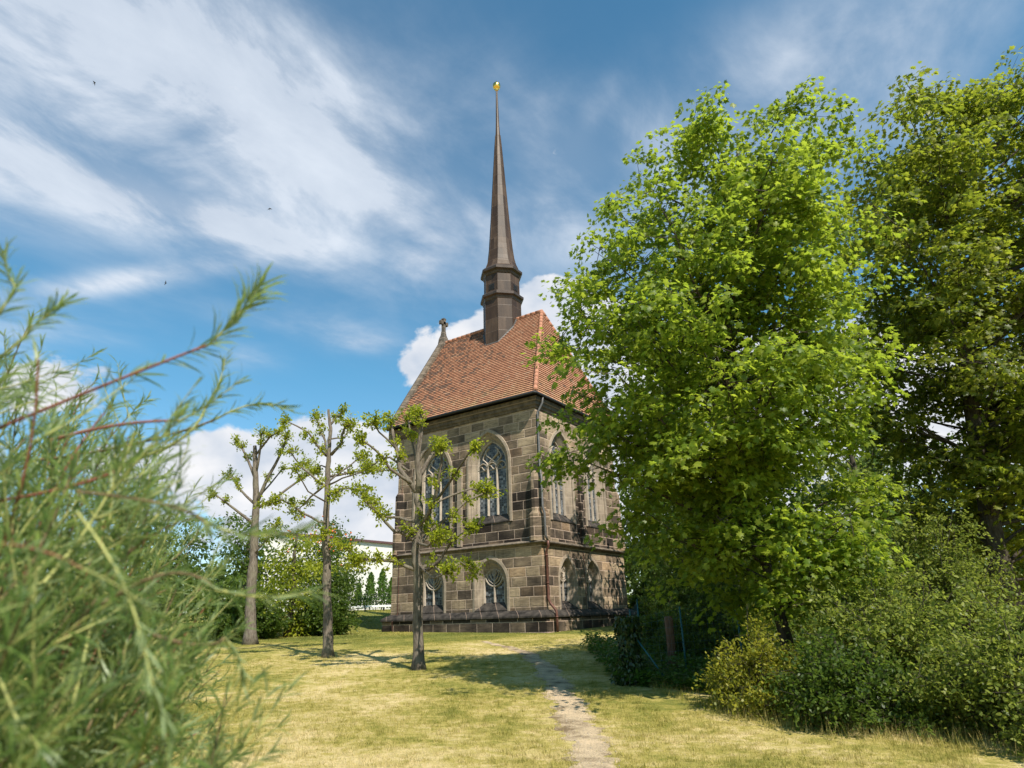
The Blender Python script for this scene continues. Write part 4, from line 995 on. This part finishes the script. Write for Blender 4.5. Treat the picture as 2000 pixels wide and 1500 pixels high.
tag(mb.build('stone_bollard', mat_plain('pale_stone', (.35, .33, .31), .9), None), 'small pale stone bollard past the corner of the chapel', 'bollard')

# ------------------------------------------------------------------ background trees
def bg_tree(name, label, s, d, h, w, seed, mat, leaf=QUAD, lsize=.3, nsp=260, per=26, z0=1.2, group='trees behind the chapel', cat='tree', top=.25):
    rows = [(z0, s-w*.45, s+w*.45), (z0+(h-z0)*.25, s-w*.85, s+w*.85), (z0+(h-z0)*.5, s-w, s+w), (z0+(h-z0)*.8, s-w*.68, s+w*.68), (h, s-w*top, s+w*top)]
    g0 = float(H(*sd2xy(s, d))); rows = [(z+g0, a, b) for z, a, b in rows]
    return crown_tree(name, label, cat, rows, d, at(s, d, -.1), [at(s, d, -.15), P3(s+.1, d, g0+h*.4), P3(s, d, g0+h*.7), P3(s+.1, d, g0+h*.95)], nsp, per, leaf, lsize, (M_barkM, mat), seed, group, .3, (.5, 1.1), .9, .1+.012*h, False)
GR = 'trees of the wood on the right'
bg_tree('broadleaf_tree', 'leafy tree just past the right corner of the chapel', 9.5, 33, 10, 4.2, 61, L_back, group=GR, z0=.5)
bg_tree('broadleaf_tree', 'tree in the wood seen through the gap below the maple crown', 8.2, 22, 7.0, 3.0, 62, L_back, lsize=.2, group=GR, z0=.4)
bg_tree('broadleaf_tree', 'light green tree showing between the maple and the dark tree', 15.5, 29, 10.5, 3.6, 63, L_shrub, lsize=.25, group=GR, z0=.5)
bg_tree('broadleaf_tree', 'dark tree filling the right edge under the big crown', 17.5, 21, 8.5, 4.0, 64, L_dark, lsize=.22, group=GR, z0=.3)
bg_tree('broadleaf_tree', 'shaded tree behind the pale shrub', 13.0, 20, 6.8, 3.2, 65, L_dark, lsize=.2, group=GR, z0=.3)
bg_tree('broadleaf_tree', 'tree deep in the wood behind the tallest trunk', 20.5, 36, 12, 5, 66, L_back, lsize=.3, group=GR, z0=.5)
bg_tree('broadleaf_tree', 'upright tree standing close to the right wall of the chapel', 7.0, 27.5, 12.5, 2.5, 67, L_back, STAR, .2, 260, 26, 2.2, GR)
bg_tree('broadleaf_tree', 'green tree closing the gap just beside the chapel', 8.6, 43, 9, 3.2, 68, L_back, lsize=.3, group=GR, z0=.2)
shrub('shrub', 'low bush at the foot of the far chapel corner', 8.0, 39, 1.8, 1.5, 2.6, 60, OVAL, .14, L_back, 691, 24, group=GS)
# slim dark trunk with ivy behind the fence
tr = empty('slim_tree', at(5.6, 17.2, -.1), 'slender tree with bare dark trunk behind the fence', 'tree')
mb = MB(); mb.tube([at(5.6, 17.2, -.1), P3(5.55, 17.2, 2.5), P3(5.6, 17.3, 5), P3(5.7, 17.3, 8)], [.15, .12, .1, .05], 9); mb.build('trunk', mat_bark('grey_bark', (.06, .05, .042), (.16, .14, .115)), tr, True)
g = np.random.default_rng(70); n = 2600; cc = np.stack([*sd2xy(5.7+g.normal(size=n)*1.1, 17.3+g.normal(size=n)*1.1), 6.5+g.normal(size=n)*1.3], 1)
V, T = instances(*STAR, cc, frames(g.normal(size=(n, 3))*(1, 1, .4), nrm(g.normal(size=(n, 3))*.4+np.array([0, 0, 1.]))), .17*(.6+.6*g.random(n))); npmesh('crown', V, T, L_maple, tr)

GL = 'bushes and small trees left of the chapel'
bg_tree('broadleaf_tree', 'loose small tree with orange berries behind the slim pollard', -10.8, 37, 6.2, 2.3, 71, L_back, OVAL, .17, 210, 30, .6, GL)
bg_tree('broadleaf_tree', 'yellow green bushy tree left of the slim pollard', -11.2, 33, 5.4, 1.9, 72, L_poll, OVAL, .16, 170, 30, .3, GL)
bg_tree('broadleaf_tree', 'dark bushy tree behind the half hidden pollard', -14.8, 36, 6.5, 3.2, 73, L_back, OVAL, .2, 260, 28, .2, GL)
bg_tree('broadleaf_tree', 'bushy tree far left behind the feathery shrub', -20, 37, 7.5, 3.6, 74, L_back, OVAL, .22, 240, 28, .2, GL)
bg_tree('broadleaf_tree', 'dark green bush against the pale hall', -12.6, 46, 6.6, 2.6, 75, L_back, OVAL, .2, 200, 28, .2, GL)
bg_tree('broadleaf_tree', 'tree at the far left end of the lawn', -27, 44, 9, 4.2, 76, L_back, OVAL, .26, 240, 28, .2, GL)
shrub('shrub', 'round low green bush beside the slim pollard trunk', -9.6, 33.5, 1.5, 1.3, 2.1, 60, OVAL, .13, L_back, 77, 26, group=GL)
shrub('shrub', 'dark low bush shading the lawn at far left', -12.6, 31.5, 1.9, 1.5, 2.0, 70, OVAL, .13, L_back, 78, 26, group=GL)
# berries on the loose tree
mb_t = bpy.data.objects
root = [o for o in bpy.data.objects if o.get('label', '').startswith('loose small tree')][0]
g = np.random.default_rng(79); n = 70; p = np.stack([*sd2xy(-10.6+g.normal(size=n)*.9, 35.2+g.normal(size=n)*.4), 1.1+4.7+g.normal(size=n)*.45], 1)
tv = np.array([(1,0,0),(-1,0,0),(0,1,0),(0,-1,0),(0,0,1),(0,0,-1.)]); tt = np.array([(0,2,4),(2,1,4),(1,3,4),(3,0,4),(2,0,5),(1,2,5),(3,1,5),(0,3,5)])
V, T = instances(tv, tt, p, frames(g.normal(size=(n, 3)), g.normal(size=(n, 3))), .07*(.6+.6*g.random(n))); tag(npmesh('berries', V, T, mat_plain('berry', (.5, .12, .03), .5), root), kind='stuff')

# ------------------------------------------------------------------ pale hall, rail and cypresses
M_render = mat_plain('white_render', (.66, .63, .58), .9, 0, .06, .5)
hall = empty('industrial_hall', at(-16, 70), 'long pale rendered hall beyond the lawn left of the chapel', 'hall')
mb = MB()
A0, A1, A2, A3 = [np.array(at(s, d)) for s, d in ((-27, 70), (-6, 70), (-6, 84), (-27, 84))]
zA, zB = 10.95, 8.45
pr = [A0, A1, A2, A3]; tz = [zA, zB, zB, zA]
mb.loft([[(p[0], p[1], 2.2) for p in pr], [(p[0], p[1], z) for p, z in zip(pr, tz)]], True, False, True); mb.build('wall', M_render, hall)
mb = MB(); fw = np.array([FH[0], FH[1], 0])
mb.bar((A0[0]-fw[0]*.1, A0[1]-fw[1]*.1, zA+.02), (A1[0]-fw[0]*.1, A1[1]-fw[1]*.1, zB+.02), .35, .22); mb.build('roof_edge', mat_plain('dark_red_metal', (.10, .05, .05), .6), hall)
M_white = mat_plain('white_rail', (.7, .7, .68), .6, 0, .08)
rl = empty('guard_rail', at(-13.5, 58), 'low white horizontal rail on dark posts at the end of the lawn', 'rail')
mb = MB(); mb.bar(at(-19, 58, .42), at(-8.0, 58, .42), .08, .16); mb.build('rail', M_white, rl)
for s in (-18.5, -17.2, -15.5, -14.9, -13.2, -11.6, -9.9, -8.4):
    mb = MB(); b = at(s, 58.1, -.05); mb.bar(b, b+np.array([0, 0, .45]), .09, up=(1, 0, 0)); mb.build('post', M_iron, rl)
wf = empty('mesh_fence', at(-13.5, 60.5), 'dark wire mesh fence in front of the cypresses', 'fence')
mb = MB()
for k in range(7): mb.tube([at(-20, 60.5, .15+.2*k), at(-8, 60.5, .15+.2*k)], .012, 4, False)
for k in range(75): mb.tube([at(-20+.16*k, 60.5, .05), at(-20+.16*k, 60.5, 1.4)], .007, 3, False)
mb.build('mesh', M_iron, wf)
for s in (-20, -17.6, -15.2, -12.8, -10.4, -8):
    mb = MB(); b = at(s, 60.5, -.05); mb.tube([b, b+np.array([0, 0, 1.55])], .035, 6); mb.build('post', M_iron, wf)
def cypress(s, d, h, w, label, seed):
    g = np.random.default_rng(seed); f = at(s, d); root = empty('cypress_tree', f, label, 'conifer', 'young cypresses in front of the hall')
    n = 1500; t_ = g.random(n)**.8; a = g.random(n)*2*np.pi; r = w*(1-t_)**.75*(.45+.75*g.random(n))*(1+.4*np.sin(a*2+t_*7+seed)+.25*np.sin(a*5-t_*17))
    o = np.stack([np.cos(a), np.sin(a), 0*a], 1); p = f+o*r[:, None]+np.array([0, 0, 1.])*(.1+t_*h)[:, None]
    V, T = instances(*QUAD, p, frames(np.array([0, 0, 1.])+o*.5+g.normal(size=(n, 3))*.3, nrm(o+g.normal(size=(n, 3))*.4)), .2*(.6+.6*g.random(n))); npmesh('foliage', V, T, L_con, root)
    mb = MB(); mb.tube([f, f+np.array([0, 0, h*.9])], [.06, .02], 6); mb.build('stem', M_barkM, root)
for i, (s, h, w, lb) in enumerate(((-15.1, 2.3, .5, 'smallest young cypress at the left end of the row'), (-14.0, 3.2, .75, 'second cypress from the left before the pale hall'), (-12.9, 3.5, .7, 'tallest young cypress in the middle of the row'), (-12.0, 2.7, .55, 'slim young cypress right of the tallest one'), (-11.1, 3.0, .65, 'young cypress closest to the chapel wall'), (-10.2, 2.8, .6, 'young cypress mostly hidden by the chapel corner'))):
    cypress(s, 63.5, h, w, lb, 80+i)

# far wood
def far_wood():
    g = np.random.default_rng(90); n = 26000; a = g.random(n)*np.pi*1.15-.2; 
    s = -170+340*g.random(n); d = 105+18*g.random(n)
    keep = (s < -35) | (s > 12); s, d = s[keep], d[keep]; n = len(s)
    top = 7+2.5*np.sin(s*.11)+1.6*np.sin(s*.31+1)+1.1*np.sin(s*.9); z = 2.5+top*g.random(n)**.7
    x, y = sd2xy(s, d); p = np.stack([x, y, z], 1)
    V, T = instances(*QUAD, p, frames(g.normal(size=(n, 3)), nrm(g.normal(size=(n, 3))*.6+np.array([0, 0, 1.]))), 1.3*(.6+.8*g.random(n)))
    tag(npmesh('far_wood', V, T, L_back), kind='stuff')
far_wood()

# ------------------------------------------------------------------ foreground feathery shrub
def willow():
    g = np.random.default_rng(100); root = empty('willow_shrub', at(-2.9, 2.4), 'large feathery narrow leaved shrub filling the left foreground', 'shrub')
    shoots = []          # (polyline, radius, material key, leafy from)
    def bez(b, m, e, n=9): return [(1-f)**2*b+2*f*(1-f)*m+f*f*e for f in np.linspace(0, 1, n)]
    mbs = {'b': MB(), 'r': MB(), 'y': MB()}
    pos, tip, nor, size = [], [], [], []
    def leaves(poly, f0, n, L, spread=1.0):
        P = np.array(poly); k = len(P)-1
        f = f0+(1-f0)*g.random(n)**.85; i = np.minimum((f*k).astype(int), k-1); q = f*k-i
        p = P[i]*(1-q[:, None])+P[i+1]*q[:, None]; d = nrm(P[i+1]-P[i])
        r = g.normal(size=(n, 3)); r = nrm(r-d*(r*d).sum(1)[:, None])
        ang = (.45+.5*g.random(n))*spread
        tp = nrm(d*np.cos(ang)[:, None]+r*np.sin(ang)[:, None]+np.array([0, 0, -.12]))
        pos.append(p); tip.append(tp); nor.append(nrm(np.cross(np.cross(tp, d+1e-3), tp)+g.normal(size=(n, 3))*.25)); size.append(L*(.55+.6*g.random(n)))
    def ok(e): return True
    # body of the shrub: stems rise from a few stools and end in many leafy shoots inside three rounded masses
    lobes = [(-1.15, 1.22, .62, .5, 2.38, 240), (-1.30, 1.75, .55, .6, 2.25, 150), (-2.3, 2.5, 1.22, .15, 3.0, 430), (-1.78, 2.7, .64, .15, 1.6, 170), (-3.9, 4.3, 1.5, .1, 2.9, 110)]
    for cs, cd_, r, zl, zh, n in lobes:
        cc = at(cs, cd_)
        for k in range(n):
            a = g.random()*2*np.pi; q = g.random()**.45; cap = math.sqrt(max(0, 1-(q*.97)**2))
            zz = zl+(zh-zl)*(.25+.75*cap)*(1-.85*g.random()**1.35)
            e = P3(cs+r*q*math.cos(a), cd_+r*q*math.sin(a), max(zz, .15))
            o = e-np.array([cc[0], cc[1], zl+(zh-zl)*.35]); od = nrm(o+g.normal(size=3)*.25*r+np.array([0, 0, .25]))
            L = (.30+.38*g.random())*(.75+.25*r)
            b = e-od*L; m = b+od*L*.5+np.array([0, 0, .06*g.normal()])+g.normal(size=3)*.04
            P = bez(b, m, e, 8); key = g.choice(['b', 'y', 'y', 'r'], p=[.4, .25, .2, .15])
            mbs[key].tube(P, np.linspace(.0038, .0016, 8), 4, False); leaves(P, .02, 66, .075)
            for j in range(2):
                i = 2+int(g.random()*4); dd = nrm(od+g.normal(size=3)*.6); L2 = .12+.16*g.random()
                Q = [P[i], P[i]+dd*L2*.5, P[i]+dd*L2+np.array([0, 0, .02])]; mbs['y'].tube(Q, [.0025, .002, .0012], 3, False); leaves(Q, .02, 26, .066)
            if k % 4 == 0:
                st = at(cs+.25*r*g.normal(), cd_+.25*r*g.normal(), -.03)
                mbs['b'].tube(bez(st, st+(b-st)*.45+np.array([0, 0, .35*zh*.5]), b, 8), np.linspace(.013, .004, 8), 5, False)
    # long shoots that stand clear of the mass
    def px(x, y, d): 
        v = F_ + R_*(x-1000)/1250 - U_*(y-750)/1250; t_ = d/(v[0]*FH[0]+v[1]*FH[1]); return CAM+v*t_
    clear = [([(-60, 860), (120, 785), (290, 715), (410, 672)], [(405, 675), (455, 635), (505, 560)], 1.25, 'r', .085, 80),
             ([(100, 860), (230, 830), (350, 822)], [(350, 822), (400, 800), (470, 742)], 1.45, 'r', .055, 50),
             ([(-20, 980), (140, 950), (260, 905)], [(260, 905), (330, 850), (360, 800)], 1.35, 'r', .055, 46),
             ([(60, 900), (250, 870), (420, 820)], [(420, 820), (500, 770), (560, 800)], 1.7, 'b', .06, 54),
             ([(150, 960), (320, 985), (400, 1020)], [(400, 1020), (480, 1060), (580, 1040)], 1.1, 'b', .06, 50),
             ([(200, 1180), (330, 1120), (420, 1150)], [(420, 1150), (520, 1180), (610, 1155)], 1.25, 'b', .06, 44),
             ([(150, 1000), (230, 1120), (280, 1260)], [(280, 1260), (300, 1360), (330, 1420)], .95, 'y', .05, 40),
             ([(-60, 1060), (60, 1070), (160, 1110)], [(160, 1110), (240, 1140), (300, 1200)], .85, 'r', .05, 34),
             ([(300, 1240), (390, 1260), (440, 1245)], [(440, 1245), (480, 1290), (475, 1340)], 1.3, 'b', .055, 26),
             ([(-30, 640), (0, 610), (30, 560)], [(30, 560), (10, 530), (5, 490)], 1.1, 'y', .06, 40),
             ([(-60, 720), (10, 690), (60, 640)], [(60, 640), (90, 620), (120, 590)], 1.2, 'y', .06, 44),
             ([(250, 900), (350, 860), (400, 800)], [(400, 800), (430, 760), (440, 700)], 1.6, 'y', .055, 40),
             ([(300, 1300), (380, 1290), (430, 1260)], [(430, 1260), (450, 1230), (470, 1225)], 2.1, 'y', .06, 40)]
    for A, B, d, key, L, n in clear:
        P = [px(*A[0], d*1.02), *[px(*q, d) for q in A[1:]]]; Q = [px(*q, d) for q in B]
        Pm = bez(P[0], P[1]*2-(P[0]+P[-1])/2 if len(P) == 3 else (P[1]+P[2])/2, P[-1], 8); Qm = bez(Q[0], Q[1], Q[2], 6)
        th = min(1, max(.4, (d-.55)*1.3)); mbs[key].tube(Pm, np.linspace(.0040, .0028, 8)*th, 6, False); mbs['y'].tube(Qm, np.linspace(.0028, .0012, 6)*th, 5, False)
        leaves(Qm, 0, n, L, .9); leaves(Pm, .1 if key != 'r' else .45, n if key != 'r' else n//3, L*.85)
    for key, nm in (('b', 'branches'), ('r', 'sprays'), ('y', 'sprays')):
        mbs[key].build(nm, {'b': M_barkW, 'r': M_red, 'y': M_yel}[key], root, True)
    p, tp, nn, sz = np.concatenate(pos), np.concatenate(tip), np.concatenate(nor), np.concatenate(size)
    sd_ = xy2sd(p[:, 0], p[:, 1]); keep = (sd_[1] > .5); p, tp, nn, sz = p[keep], tp[keep], nn[keep], sz[keep]
    V, T = instances(*STRIP, p, frames(tp, nn), sz); npmesh('foliage', V, T, L_will, root)
    print('willow leaves', len(p))
willow()

# ------------------------------------------------------------------ swifts
def bird(pos, ang, label):
    root = empty('flying_bird', pos, label, 'bird', 'small birds high in the sky'); mb = MB()
    c, s = math.cos(ang), math.sin(ang)
    def w(x, y, z): return np.array(pos)+R_*(x*c-y*s)+U_*(x*s+y*c)+F_*z
    mb.loft([[w(x, r*math.cos(a), r*math.sin(a)) for a in np.linspace(0, 2*np.pi, 7)[:-1]] for x, r in ((-.13, .004), (-.08, .02), (0, .032), (.07, .024), (.11, .006))], True, True, True)
    for sg in (-1, 1):
        mb.quad(w(.06, 0, 0), w(.02, sg*.12, -.03), w(-.06, sg*.12, -.03), w(-.05, 0, 0)); mb.quad(w(.02, sg*.12, -.03), w(-.10, sg*.26, .02), w(-.06, sg*.12, -.03))
    for sg in (-1, 1): mb.quad(w(-.10, 0, 0), w(-.20, sg*.04, 0), w(-.13, 0, 0))
    o = mb.build('body', mat_plain('dark_feather', (.03, .028, .027), .8), root)
bird((-36.48, -10.39, 45.37), .4, 'small dark bird high at the upper left of the sky')
bird((-33.58, 5.33, 40.27), 1.7, 'small dark bird above the feathery shrub, nearest the spire')
bird((-41.31, .31, 32.42), -.3, 'lowest small bird, just above the long feathery sprig')
